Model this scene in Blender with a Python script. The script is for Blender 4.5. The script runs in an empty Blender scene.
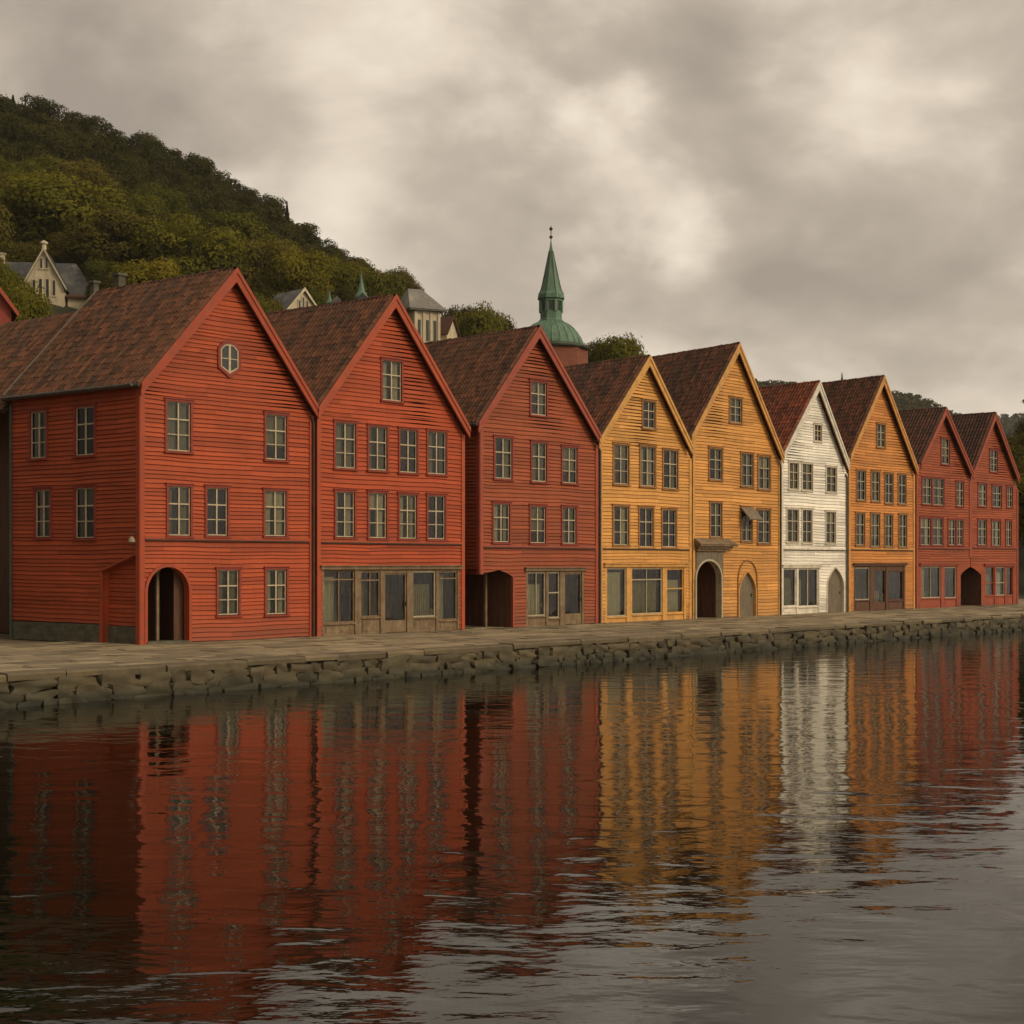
import bpy, math, random
import numpy as np
from mathutils import Vector
R = math.radians
random.seed(7); rng = np.random.default_rng(11)
SC = bpy.context.scene
COL = SC.collection

# ------------------------------------------------------------------ camera
F = 1485.0; HORIZON = 564.0; CAMZ = 3.38; QZ = 0.78
cd = bpy.data.cameras.new("camera"); cam = bpy.data.objects.new("camera", cd); COL.objects.link(cam)
cam.location = (0, 0, CAMZ); cam.rotation_euler = (R(90), 0, 0)
cd.sensor_width = 36; cd.lens = 36 * F / 1024; cd.shift_y = (HORIZON - 512) / 1024
cd.clip_start = 0.1; cd.clip_end = 20000
SC.camera = cam

# ------------------------------------------------------------------ light and sky
SUN_DIR = Vector((0.80, -0.50, 0.52)).normalized()       # towards the sun: behind the camera, to the right
sd = bpy.data.lights.new("sun", 'SUN'); so = bpy.data.objects.new("sun", sd); COL.objects.link(so)
sd.energy = 1.25; sd.angle = R(14); sd.color = (1.0, 0.84, 0.60)
so.rotation_euler = SUN_DIR.to_track_quat('Z', 'Y').to_euler(); so.location = SUN_DIR * 200
SC.view_settings.view_transform = 'Standard'; SC.view_settings.look = 'None'
SC.view_settings.exposure = 0.0; SC.view_settings.gamma = 1.0; SC.view_settings.use_curve_mapping = False
SC.cycles.max_bounces = 6; SC.cycles.diffuse_bounces = 3; SC.cycles.glossy_bounces = 4
SC.cycles.transparent_max_bounces = 12; SC.cycles.volume_bounces = 0
SC.cycles.sample_clamp_indirect = 4.0

class NT:
    """small node-tree helper"""
    def __init__(s, tree): s.t = tree; s.n = tree.nodes; s.l = tree.links
    def add(s, kind, **kw):
        nd = s.n.new(kind)
        for k, v in kw.items():
            if k == 'inp':
                for a, b in v.items():
                    if isinstance(b, bpy.types.NodeSocket): s.l.new(b, nd.inputs[a])
                    else: nd.inputs[a].default_value = b
            else: setattr(nd, k, v)
        return nd
    def math(s, op, a, b=0.0, c=None, clamp=False):
        nd = s.n.new('ShaderNodeMath'); nd.operation = op; nd.use_clamp = clamp
        for i, v in enumerate((a, b) if c is None else (a, b, c)):
            if isinstance(v, bpy.types.NodeSocket): s.l.new(v, nd.inputs[i])
            else: nd.inputs[i].default_value = v
        return nd.outputs[0]
    def vmath(s, op, a, b=(0, 0, 0)):
        nd = s.n.new('ShaderNodeVectorMath'); nd.operation = op
        for i, v in enumerate((a, b)):
            if isinstance(v, bpy.types.NodeSocket): s.l.new(v, nd.inputs[i])
            else: nd.inputs[i].default_value = v
        return nd
    def mix(s, f, a, b, blend='MIX'):
        nd = s.n.new('ShaderNodeMix'); nd.data_type = 'RGBA'; nd.blend_type = blend
        for i, v in ((0, f), (6, a), (7, b)):
            if isinstance(v, bpy.types.NodeSocket): s.l.new(v, nd.inputs[i])
            else: nd.inputs[i].default_value = v if i == 0 else (tuple(v) + (1,))[:4]
        return nd.outputs[2]
    def ramp(s, f, stops):
        nd = s.n.new('ShaderNodeValToRGB'); s.l.new(f, nd.inputs[0])
        el = nd.color_ramp.elements
        while len(el) < len(stops): el.new(0.5)
        for e, (p, c) in zip(el, stops):
            e.position = p; e.color = (c, c, c, 1) if isinstance(c, (int, float)) else tuple(c) + (1,)
        return nd.outputs[0]
    def noise(s, vec, scale, detail=4, rough=0.55, dist=0.0):
        nd = s.n.new('ShaderNodeTexNoise'); s.l.new(vec, nd.inputs['Vector'])
        nd.inputs['Scale'].default_value = scale; nd.inputs['Detail'].default_value = detail
        nd.inputs['Roughness'].default_value = rough; nd.inputs['Distortion'].default_value = dist
        return nd.outputs['Fac']
    def mapping(s, vec, scale=(1, 1, 1), rot=(0, 0, 0), loc=(0, 0, 0)):
        nd = s.n.new('ShaderNodeMapping'); s.l.new(vec, nd.inputs[0])
        nd.inputs['Scale'].default_value = scale; nd.inputs['Rotation'].default_value = rot; nd.inputs['Location'].default_value = loc
        return nd.outputs[0]

W = bpy.data.worlds.new("World"); SC.world = W; W.use_nodes = True
w = NT(W.node_tree); w.n.clear()
sky = w.add('ShaderNodeTexSky'); sky.sky_type = 'NISHITA'; sky.sun_disc = False
sky.sun_elevation = math.asin(SUN_DIR.z); sky.sun_rotation = math.atan2(SUN_DIR.x, SUN_DIR.y)
dirv = w.vmath('NORMALIZE', w.add('ShaderNodeTexCoord').outputs['Generated']).outputs[0]
def pix_dir(px, py): return Vector(((px - 512) / F, 1, (HORIZON - py) / F)).normalized()
stretch = w.mapping(dirv, scale=(1, 1, 1.6))
n1 = w.noise(stretch, 5.0, 8, 0.56, 0.5)
n2 = w.noise(w.mapping(stretch, loc=(3.1, 1.7, 0.4)), 2.4, 5, 0.5, 0.3)
n3 = w.noise(w.mapping(stretch, loc=(7.1, 4.7, 2.4)), 15.0, 6, 0.55, 0.4)
warp = w.vmath('SCALE', w.vmath('SUBTRACT', w.add('ShaderNodeTexNoise', inp={'Vector': stretch, 'Scale': 7.0, 'Detail': 5.0}).outputs['Color'], (0.5, 0.5, 0.5)).outputs[0])
warp.inputs['Scale'].default_value = 0.24
wd = w.vmath('ADD', dirv, warp.outputs[0]).outputs[0]
tone = w.math('ADD', w.math('MULTIPLY_ADD', n1, 1.05, 0.025), w.math('MULTIPLY', w.math('SUBTRACT', n3, 0.5), 0.38))
tone = w.math('ADD', tone, w.math('MULTIPLY', w.math('SUBTRACT', n2, 0.5), 0.4))
# banks of cloud and thinner gaps between them, each at its own direction in the sky
for px, py, rad, amt in ((90, 40, 150, -0.34), (20, 70, 90, -.2), (700, 110, 130, -0.42), (640, 60, 90, -.22), (400, 170, 100, -0.2), (1000, 190, 120, -0.42), (800, 250, 110, -0.26),
                         (590, 235, 60, -0.30), (470, 150, 40, -.1), (570, 290, 70, -.12), (900, 300, 110, -0.2), (960, 20, 90, -.25), (520, 5, 90, -.2), (760, 310, 80, -.12), (480, 330, 120, -0.15),
                         (560, 110, 75, 0.34), (655, 205, 55, 0.45), (250, 225, 110, 0.25), (895, 95, 70, 0.42), (470, 60, 80, 0.22), (330, 110, 90, 0.15),
                         (600, 175, 50, .25), (925, 235, 40, .15), (830, 330, 40, .1), (590, 285, 25, .22), (870, 190, 40, .2), ('left', 0, 900, -.6)):
    c = pix_dir(px, py) if px != 'left' else Vector((-1, -.35, .35)).normalized()  # 'left' is an unseen dark bank, added to dim light on side walls
    dist = w.vmath('DISTANCE', wd, tuple(c)).outputs['Value']
    r_ = w.math('DIVIDE', dist, rad / F * 1.0)
    g = w.math('EXPONENT', w.math('MULTIPLY', w.math('MULTIPLY', r_, r_), -0.8))
    tone = w.math('MULTIPLY_ADD', g, amt, tone)
cloud = w.ramp(tone, [(0.0, (0.39, 0.327, 0.265)), (0.32, (0.58, 0.490, 0.393)), (0.56, (0.83, 0.712, 0.572)), (0.84, (1.05, 0.94, 0.775))])
# sky round the veiled sun, out of view, brightened to lift the house fronts
sunny = w.math('MAXIMUM', w.vmath('DOT_PRODUCT', dirv, tuple(SUN_DIR)).outputs['Value'], 0.0)
sunny = w.math('MULTIPLY_ADD', w.math('POWER', sunny, 3.0), 0.75, 1.0)
# unseen sky low behind the left shoulder, dimmed to keep side walls darker
thick = w.math('MAXIMUM', w.vmath('DOT_PRODUCT', dirv, tuple(Vector((-.85, -.52, .1)).normalized())).outputs['Value'], 0.0)
sunny = w.math('MULTIPLY', sunny, w.math('MULTIPLY_ADD', w.math('POWER', thick, 0.8), -0.60, 1.0))
cloud = w.vmath('SCALE', cloud); w.l.new(sunny, cloud.inputs['Scale'])
cl10 = w.vmath('SCALE', cloud.outputs[0]); cl10.inputs['Scale'].default_value = 10.0
col = w.mix(0.96, sky.outputs[0], cl10.outputs[0])
bg = w.add('ShaderNodeBackground', inp={'Color': col, 'Strength': 0.1})
w.l.new(bg.outputs[0], w.add('ShaderNodeOutputWorld').inputs[0])

# ------------------------------------------------------------------ geometry of the place
Ud = Vector((0.6775, 0.7355)).normalized()        # along the house fronts
Wd = Vector((-Ud.y, Ud.x))                        # away from the water
P0 = Vector((-12.02, 48.0))                       # front corner of the first house
EDGE = 8.8                                        # quay edge in front of the fronts
ANG = math.atan2(Ud.y, Ud.x)

def hit(px, py, O, d):
    r = (px - 512) / F
    t = (r * O.y - O.x) / (d.x - r * d.y); Y = O.y + d.y * t
    return t, CAMZ + (HORIZON - py) * Y / F
def zof_(py, Y): return CAMZ+(HORIZON-py)*Y/F
def tw(t, wv, z=0.0):
    p = P0 + Ud * t + Wd * wv
    return Vector((p.x, p.y, z))

# ------------------------------------------------------------------ mesh builder
class MB:
    def __init__(s): s.v = []; s.f = []; s.c = []
    def quad(s, a, b, c, d, col=0.5):
        i = len(s.v); s.v += [tuple(a), tuple(b), tuple(c), tuple(d)]; s.f.append((i, i+1, i+2, i+3)); s.c.append(col)
    def poly(s, pts, col=0.5):
        i = len(s.v); s.v += [tuple(p) for p in pts]; s.f.append(tuple(range(i, i+len(pts)))); s.c.append(col)
    def hexa(s, p, col=0.5):
        """p: 8 corners, bottom 4 (ccw from above) then top 4"""
        i = len(s.v); s.v += [tuple(q) for q in p]
        for f in ((3, 2, 1, 0), (4, 5, 6, 7), (0, 1, 5, 4), (1, 2, 6, 5), (2, 3, 7, 6), (3, 0, 4, 7)):
            s.f.append(tuple(i + k for k in f)); s.c.append(col)
    def prism(s, front, back, col=0.5):
        """two outlines of equal length"""
        n = len(front); i = len(s.v); s.v += [tuple(q) for q in front] + [tuple(q) for q in back]
        s.f.append(tuple(range(i, i+n))); s.c.append(col)
        s.f.append(tuple(range(i+2*n-1, i+n-1, -1))); s.c.append(col)
        for k in range(n):
            j = (k+1) % n
            s.f.append((i+k, i+n+k, i+n+j, i+j)); s.c.append(col)
    def box(s, x0, x1, y0, y1, z0, z1, T=lambda x, y, z: (x, y, z), col=0.5):
        s.hexa([T(x0, y0, z0), T(x1, y0, z0), T(x1, y1, z0), T(x0, y1, z0), T(x0, y0, z1), T(x1, y0, z1), T(x1, y1, z1), T(x0, y1, z1)], col)
    def tube(s, pts, r, n=8, col=0.5):
        rings = []
        for k, p in enumerate(pts):
            p = Vector(p); a = Vector(pts[max(k-1, 0)]); b = Vector(pts[min(k+1, len(pts)-1)])
            d = (b - a).normalized(); up = Vector((0, 0, 1)) if abs(d.z) < .9 else Vector((1, 0, 0))
            x = d.cross(up).normalized(); y = d.cross(x)
            rr = r[k] if isinstance(r, (list, tuple)) else r
            rings.append([p + x*math.cos(2*math.pi*j/n)*rr + y*math.sin(2*math.pi*j/n)*rr for j in range(n)])
        for k in range(len(rings)-1):
            for j in range(n):
                m = (j+1) % n
                s.quad(rings[k][j], rings[k][m], rings[k+1][m], rings[k+1][j], col)
        s.poly(rings[0][::-1], col); s.poly(rings[-1], col)
    def lathe(s, prof, c=(0, 0, 0), n=8, rot=0.0, col=0.5):
        for k in range(len(prof)-1):
            (r0, z0), (r1, z1) = prof[k], prof[k+1]
            for j in range(n):
                a, b = rot + 2*math.pi*j/n, rot + 2*math.pi*(j+1)/n
                P = lambda r, an, z: (c[0]+r*math.cos(an), c[1]+r*math.sin(an), c[2]+z)
                s.quad(P(r0, a, z0), P(r0, b, z0), P(r1, b, z1), P(r1, a, z1), col)
    def build(s, name, mat, parent=None, smooth=False, merge=False):
        me = bpy.data.meshes.new(name); me.from_pydata(s.v, [], s.f)
        at = me.attributes.new('tint', 'FLOAT', 'FACE'); at.data.foreach_set('value', np.array(s.c, dtype=np.float32))
        me.materials.append(mat)
        if smooth: me.polygons.foreach_set('use_smooth', [True]*len(s.f))
        me.validate(); me.update()
        o = bpy.data.objects.new(name, me); COL.objects.link(o)
        if parent: o.parent = parent
        return o

def tag(o, label=None, cat=None, group=None, kind=None):
    if label: o['label'] = label
    if cat: o['category'] = cat
    if group: o['group'] = group
    if kind: o['kind'] = kind
    return o
def empty(name, loc, rz=0.0):
    o = bpy.data.objects.new(name, None); COL.objects.link(o); o.location = loc; o.rotation_euler = (0, 0, rz); o.empty_display_size = .3
    return o

# ------------------------------------------------------------------ materials
def mat(name, base, rough=0.7, var=0.12, vscale=1.5, stretch=(1, 1, 1), tint=0.0, bump=0.0, bscale=30, dirt=None, dirt_amt=0.0, dscale=1.0, spec=0.3, metal=0.0, dstretch=(1, 1, 1)):
    m = bpy.data.materials.new(name); m.use_nodes = True; t = NT(m.node_tree)
    bs = t.n['Principled BSDF']; co = t.add('ShaderNodeTexCoord').outputs['Object']
    v = t.mapping(co, scale=stretch)
    n = t.noise(v, vscale, 6, 0.6)
    a = tuple(min(1, c*(1+var)) for c in base); b = tuple(c*(1-var) for c in base)
    c = t.mix(t.ramp(n, [(0.3, 0.0), (0.7, 1.0)]), b, a)
    if tint:
        at = t.add('ShaderNodeAttribute'); at.attribute_name = 'tint'
        k = t.math('MULTIPLY_ADD', at.outputs['Fac'], tint*2, 1-tint)
        sc = t.vmath('SCALE', c); t.l.new(k, sc.inputs['Scale']); c = sc.outputs[0]
    if dirt:
        dn = t.ramp(t.noise(t.mapping(co, scale=dstretch, loc=(5, 3, 1)), dscale, 7, 0.65), [(0.48, 0.0), (0.72, dirt_amt)])
        c = t.mix(dn, c, dirt)
    t.l.new(c, bs.inputs['Base Color'])
    bs.inputs['Roughness'].default_value = rough; bs.inputs['Specular IOR Level'].default_value = spec; bs.inputs['Metallic'].default_value = metal
    if bump:
        bn = t.add('ShaderNodeBump', inp={'Height': t.noise(v, bscale, 5, 0.6), 'Strength': 0.6, 'Distance': bump})
        t.l.new(bn.outputs[0], bs.inputs['Normal'])
    return m

def board_paint(name, base, worn=(0.20, 0.13, 0.09), worn_amt=0.35):
    # paint on horizontal boards: board to board tint, long grain, vertical weather streaks, worn patches
    m = bpy.data.materials.new(name); m.use_nodes = True; t = NT(m.node_tree)
    bs = t.n['Principled BSDF']; co = t.add('ShaderNodeTexCoord').outputs['Object']
    grain = t.noise(t.mapping(co, scale=(0.8, 0.8, 14)), 3.0, 5, 0.6)
    streak = t.noise(t.mapping(co, scale=(6, 6, 0.5)), 1.0, 4, 0.6)
    big = t.noise(co, 0.45, 4, 0.5)
    at = t.add('ShaderNodeAttribute'); at.attribute_name = 'tint'
    k = t.math('MULTIPLY_ADD', at.outputs['Fac'], 0.38, 0.81)
    k = t.math('MULTIPLY', k, t.math('MULTIPLY_ADD', grain, 0.44, 0.78))
    k = t.math('MULTIPLY', k, t.math('MULTIPLY_ADD', streak, 0.40, 0.80))
    k = t.math('MULTIPLY', k, t.math('MULTIPLY_ADD', big, 0.56, 0.72))
    sc = t.vmath('SCALE', tuple(base)); t.l.new(k, sc.inputs['Scale'])
    wn = t.ramp(t.noise(t.mapping(co, scale=(1, 1, 5)), 1.6, 8, 0.7), [(0.52, 0.0), (0.72, worn_amt*1.6)])
    c = t.mix(wn, sc.outputs[0], worn)
    z = t.add('ShaderNodeSeparateXYZ', inp={0: co}).outputs[2]         # splash dirt by the ground
    sp = t.math('MULTIPLY', t.ramp(t.math('DIVIDE', z, 1.2), [(0.0, 0.55), (1.0, 0.0)]), t.math('MULTIPLY_ADD', streak, 1.0, 0.1))
    c = t.mix(sp, c, (0.09, 0.07, 0.05))
    t.l.new(c, bs.inputs['Base Color']); bs.inputs['Roughness'].default_value = 0.62; bs.inputs['Specular IOR Level'].default_value = 0.25
    bn = t.add('ShaderNodeBump', inp={'Height': grain, 'Strength': 0.5, 'Distance': 0.006}); t.l.new(bn.outputs[0], bs.inputs['Normal'])
    return m

RED1 = (0.365, 0.064, 0.019); RED2 = (0.375, 0.064, 0.019); RED3 = (0.30, 0.069, 0.025); RED8 = (0.31, 0.067, 0.021)
YEL4 = (0.62, 0.30, 0.075); YEL5 = (0.61, 0.285, 0.070); ORA7 = (0.56, 0.22, 0.05); WHT6 = (0.80, 0.74, 0.62)
M = {}
for k, c, wn in (('r1', RED1, .15), ('r2', RED2, .15), ('r3', RED3, .25), ('r8', RED8, .3), ('r9', RED8, .25), ('y4', YEL4, .22), ('y5', YEL5, .3), ('o7', ORA7, .3), ('w6', WHT6, .06)):
    M['wall_'+k] = board_paint('boards_'+k, c, worn_amt=wn)
def trimm(k, c): M['trim_'+k] = mat('trim_'+k, c, 0.55, 0.14, 2.0, stretch=(1, 1, .6), dirt=(.12, .08, .06), dirt_amt=.5, dscale=3)
trimm('r1', (0.36, 0.062, 0.023)); trimm('r2', (0.40, 0.074, 0.026)); trimm('r3', (0.34, 0.072, 0.040)); trimm('r8', (0.32, 0.066, 0.030)); trimm('r9', (0.32, 0.066, 0.030))
trimm('y4', (0.64, 0.33, 0.085)); trimm('y5', (0.60, 0.31, 0.085)); trimm('o7', (0.60, 0.29, 0.08)); trimm('w6', (0.72, 0.65, 0.52))
M['case_red'] = mat('casing_red', (0.24, 0.042, 0.026), 0.6, 0.2, 3)
M['case_yel'] = mat('casing_ochre', (0.30, 0.135, 0.04), 0.6, 0.25, 3)
M['case_wht'] = mat('casing_cream', (0.60, 0.53, 0.41), 0.6, 0.15, 3)
M['sash'] = mat('sash_cream', (0.50, 0.41, 0.265), 0.5, 0.18, 6, dirt=(.25, .2, .14), dirt_amt=.5, dscale=6)
M['sash_grey'] = mat('sash_grey', (0.40, 0.345, 0.235), 0.55, 0.2, 6)
M['shopwood'] = mat('weathered_shop_wood', (0.175, 0.115, 0.062), 0.7, 0.35, 3, stretch=(3, 3, .6), dirt=(.36, .28, .17), dirt_amt=.55, dscale=2.5)
M['greywood'] = mat('grey_door_boards', (0.17, 0.135, 0.09), 0.75, 0.28, 5, stretch=(3, 3, .3), dirt=(.30, .24, .17), dirt_amt=.4, dscale=3)
M['brownwood'] = mat('brown_boards', (0.115, 0.055, 0.032), 0.75, 0.35, 4, stretch=(4, 4, .3))
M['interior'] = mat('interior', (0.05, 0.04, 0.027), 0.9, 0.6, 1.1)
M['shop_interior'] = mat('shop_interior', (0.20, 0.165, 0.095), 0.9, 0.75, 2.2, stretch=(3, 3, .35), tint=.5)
M['curtain'] = mat('curtain', (0.50, 0.46, 0.37), 0.9, 0.2, 5, stretch=(5, 5, .5))
M['curtain2'] = mat('drape', (0.24, 0.22, 0.14), 0.9, 0.3, 5, stretch=(5, 5, .5))
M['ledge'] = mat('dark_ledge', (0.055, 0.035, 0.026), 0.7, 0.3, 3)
M['gutter'] = mat('gutter_zinc', (0.10, 0.085, 0.07), 0.45, 0.3, 3, metal=.3)
M['pipe_green'] = mat('pipe_green', (0.05, 0.07, 0.05), 0.5, 0.3, 3)
M['plinth'] = mat('plinth_stone', (0.105, 0.095, 0.062), 0.85, 0.35, 3, stretch=(1, 1, 2), bump=.03, bscale=6, dirt=(.05, .055, .03), dirt_amt=.7, dscale=2)
M['cream'] = mat('cream_render', (0.58, 0.49, 0.33), 0.8, 0.15, 1.2, dirt=(.2, .16, .11), dirt_amt=.45, dscale=1.2, dstretch=(2, 2, .5))
M['slate'] = mat('slate_roof', (0.055, 0.055, 0.055), 0.55, 0.35, 2.2, dirt=(.30, .27, .22), dirt_amt=.5, dscale=.6, stretch=(1, 1, 3))
M['slate_light'] = mat('weathered_slate_roof', (0.17, 0.155, 0.13), 0.55, 0.35, 2.2, dirt=(.42, .38, .31), dirt_amt=.6, dscale=.5, stretch=(1, 1, 3))
M['darkwin'] = mat('dark_glass', (0.03, 0.03, 0.028), 0.15, 0.3, 2, spec=.5)
M['copper'] = mat('green_copper', (0.115, 0.20, 0.13), 0.55, 0.22, 0.8, stretch=(1.6, 1.6, .35), dirt=(.05, .07, .045), dirt_amt=.75, dscale=1.2, dstretch=(2.2, 2.2, .35))
M['copper_dark'] = mat('dark_copper_trim', (0.065, 0.075, 0.05), 0.55, 0.3, 1)
M['brick'] = mat('red_brick', (0.22, 0.075, 0.042), 0.85, 0.25, 3.5, dirt=(.12, .06, .04), dirt_amt=.5, dscale=1.5)
M['iron'] = mat('dark_iron', (0.03, 0.026, 0.022), 0.5, 0.2, 3)
M['bark'] = mat('bark', (0.07, 0.055, 0.038), 0.9, 0.3, 4, bump=.04, bscale=6)
M['lampglass'] = mat('lamp_opal', (0.27, 0.22, 0.15), 0.3, 0.05, 3)
M['old_red'] = mat('old_red_paint', (0.27, 0.055, 0.035), 0.8, 0.2, 2)
M['soil'] = mat('meadow', (0.045, 0.045, 0.02), 0.95, 0.4, 0.08, dirt=(.03, .028, .014), dirt_amt=.8, dscale=.05)

def tile_mat(name, a, b, moss=0.4):
    m = bpy.data.materials.new(name); m.use_nodes = True; t = NT(m.node_tree)
    bs = t.n['Principled BSDF']; co = t.add('ShaderNodeTexCoord').outputs['Object']
    at = t.add('ShaderNodeAttribute'); at.attribute_name = 'tint'
    c = t.mix(t.ramp(at.outputs['Fac'], [(0.22, 0.0), (0.85, 1.0)]), a, b)
    patch = t.ramp(t.noise(co, 0.55, 6, 0.6), [(0.35, 0.0), (0.70, moss)])
    c = t.mix(patch, c, (0.045, 0.038, 0.026))
    fine = t.ramp(t.noise(co, 9.0, 5, 0.7), [(0.50, 0.0), (0.8, 0.5)])
    c = t.mix(fine, c, (0.15, 0.12, 0.08))
    t.l.new(c, bs.inputs['Base Color']); bs.inputs['Roughness'].default_value = 0.75; bs.inputs['Specular IOR Level'].default_value = 0.25
    return m
M['tile_dark'] = tile_mat('tiles_dark', (0.052, 0.025, 0.015), (0.21, 0.078, 0.035), .40)
M['tile_mid'] = tile_mat('tiles_mid', (0.055, 0.028, 0.018), (0.22, 0.075, 0.036), .4)
M['tile_red'] = tile_mat('tiles_red', (0.09, 0.030, 0.018), (0.34, 0.085, 0.034), .2)
M['tile_brown'] = tile_mat('tiles_brown', (0.05, 0.026, 0.019), (0.14, 0.052, 0.030), .35)

# thin window glass: clear with a fresnel reflection
def glass():
    m = bpy.data.materials.new('window_glass'); m.use_nodes = True; t = NT(m.node_tree); t.n.clear()
    co = t.add('ShaderNodeTexCoord').outputs['Object']
    bn = t.add('ShaderNodeBump', inp={'Height': t.noise(co, 1.3, 2, .5), 'Strength': 0.5, 'Distance': 0.02})
    gl = t.add('ShaderNodeBsdfGlossy', inp={'Color': (1, 1, 1, 1), 'Roughness': 0.03, 'Normal': bn.outputs[0]})
    tr = t.add('ShaderNodeBsdfTransparent', inp={'Color': (0.64, 0.64, 0.52, 1)})
    fr = t.add('ShaderNodeFresnel', inp={'IOR': 1.5})
    mx = t.add('ShaderNodeMixShader', inp={0: fr.outputs[0], 1: tr.outputs[0], 2: gl.outputs[0]})
    t.l.new(mx.outputs[0], t.add('ShaderNodeOutputMaterial').inputs[0])
    return m
M['glass'] = glass()

def stone_mat(name, base, tint, moss):
    m = bpy.data.materials.new(name); m.use_nodes = True; t = NT(m.node_tree)
    bs = t.n['Principled BSDF']; co = t.add('ShaderNodeTexCoord').outputs['Object']
    at = t.add('ShaderNodeAttribute'); at.attribute_name = 'tint'
    n = t.noise(co, 2.2, 8, 0.65)
    c = t.mix(t.ramp(n, [(.3, 0.), (.7, 1.)]), tuple(x*.62 for x in base), tuple(x*1.3 for x in base))
    k = t.math('MULTIPLY_ADD', at.outputs['Fac'], tint*2, 1-tint)
    sc = t.vmath('SCALE', c); t.l.new(k, sc.inputs['Scale'])
    z = t.add('ShaderNodeSeparateXYZ', inp={0: co}).outputs[2]
    wet = t.ramp(t.math('ADD', z, t.math('MULTIPLY', n, 0.3)), [(0.22, 1.0), (0.55, 0.0)])
    c = t.mix(t.math('MULTIPLY', wet, 0.75), sc.outputs[0], (0.022, 0.024, 0.013))     # weed and wet up to the tide mark
    ms = t.ramp(t.noise(co, 1.1, 6, .6), [(.5, 0.), (.7, moss)])
    c = t.mix(ms, c, (0.05, 0.05, 0.022))
    t.l.new(c, bs.inputs['Base Color']); bs.inputs['Roughness'].default_value = 0.8
    bn = t.add('ShaderNodeBump', inp={'Height': t.noise(co, 9, 8, .65), 'Strength': 0.7, 'Distance': 0.03}); t.l.new(bn.outputs[0], bs.inputs['Normal'])
    return m
M['rubble'] = stone_mat('rubble', (0.080, 0.060, 0.028), .45, .5)
M['coping'] = stone_mat('coping', (0.150, 0.112, 0.058), .3, .3)
M['paving'] = stone_mat('paving', (0.245, 0.190, 0.110), .42, .25)

def leaf_mat(name, cols, trans=.25):
    m = bpy.data.materials.new(name); m.use_nodes = True; t = NT(m.node_tree); t.n.clear()
    at = t.add('ShaderNodeAttribute'); at.attribute_name = 'tint'
    oi = t.add('ShaderNodeObjectInfo')
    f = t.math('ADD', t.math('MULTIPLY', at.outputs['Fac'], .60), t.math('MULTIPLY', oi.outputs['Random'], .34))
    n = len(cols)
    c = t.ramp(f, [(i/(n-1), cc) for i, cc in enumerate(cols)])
    d = t.add('ShaderNodeBsdfDiffuse', inp={'Color': c}); tl = t.add('ShaderNodeBsdfTranslucent', inp={'Color': c})
    mx = t.add('ShaderNodeMixShader', inp={0: trans, 1: d.outputs[0], 2: tl.outputs[0]})
    t.l.new(mx.outputs[0], t.add('ShaderNodeOutputMaterial').inputs[0])
    return m
M['leaf'] = leaf_mat('leaves_green', [(0.050, 0.058, 0.012), (0.090, 0.092, 0.016), (0.145, 0.130, 0.020), (0.21, 0.165, 0.025)])
M['leaf_dark'] = leaf_mat('leaves_dark', [(0.032, 0.034, 0.010), (0.054, 0.052, 0.013), (0.080, 0.070, 0.016), (0.105, 0.080, 0.018)])
M['leaf_yellow'] = leaf_mat('leaves_yellowing', [(0.08, 0.080, 0.014), (0.15, 0.13, 0.018), (0.22, 0.18, 0.022), (0.28, 0.20, 0.024)])
M['leaf_olive'] = leaf_mat('leaves_olive', [(0.072, 0.064, 0.015), (0.115, 0.098, 0.02), (0.165, 0.128, 0.024), (0.20, 0.135, 0.024)])
M['leaf_gold'] = leaf_mat('leaves_gold_green', [(0.050, 0.055, 0.010), (0.105, 0.105, 0.015), (0.175, 0.155, 0.020), (0.24, 0.19, 0.025)])
M['leaf_conifer'] = leaf_mat('needles', [(0.010, 0.014, 0.007), (0.018, 0.022, 0.010), (0.03, 0.034, 0.014)], .1)

def water():
    m = bpy.data.materials.new('water'); m.use_nodes = True; t = NT(m.node_tree)
    bs = t.n['Principled BSDF']; co = t.add('ShaderNodeTexCoord').outputs['Object']
    bs.inputs['Base Color'].default_value = (0.004, 0.0048, 0.002, 1); bs.inputs['Roughness'].default_value = 0.015
    bs.inputs['IOR'].default_value = 1.32
    swell = t.noise(t.mapping(co, scale=(0.55, 1.0, 1), rot=(0, 0, R(12))), 1.3, 3, 0.42, .5)
    rip = t.noise(t.mapping(co, scale=(0.6, 1.25, 1), rot=(0, 0, R(-14))), 4.2, 3, 0.5, .2)
    fine = t.noise(t.mapping(co, scale=(0.6, 1.2, 1), rot=(0, 0, R(8))), 14.0, 2, 0.5)
    gust = t.ramp(t.noise(t.mapping(co, scale=(.5, 1.3, 1)), 0.09, 4, .6, .6), [(.38, .35), (.62, 1.15)])
    h = t.math('ADD', t.math('MULTIPLY', swell, 0.0235), t.math('MULTIPLY', t.math('MULTIPLY', rip, 0.0040), gust))
    h = t.math('ADD', h, t.math('MULTIPLY', t.math('MULTIPLY', fine, 0.0007), gust))
    bn = t.add('ShaderNodeBump', inp={'Height': h, 'Strength': 1.0, 'Distance': 1.0}); t.l.new(bn.outputs[0], bs.inputs['Normal'])
    return m
M['water'] = water()

# ------------------------------------------------------------------ water, quay, ground
mb = MB(); S = 7000
mb.quad((-S, -S, 0), (S, -S, 0), (S, S, 0), (-S, S, 0)); tag(mb.build('water', M['water']), kind='structure')

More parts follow.
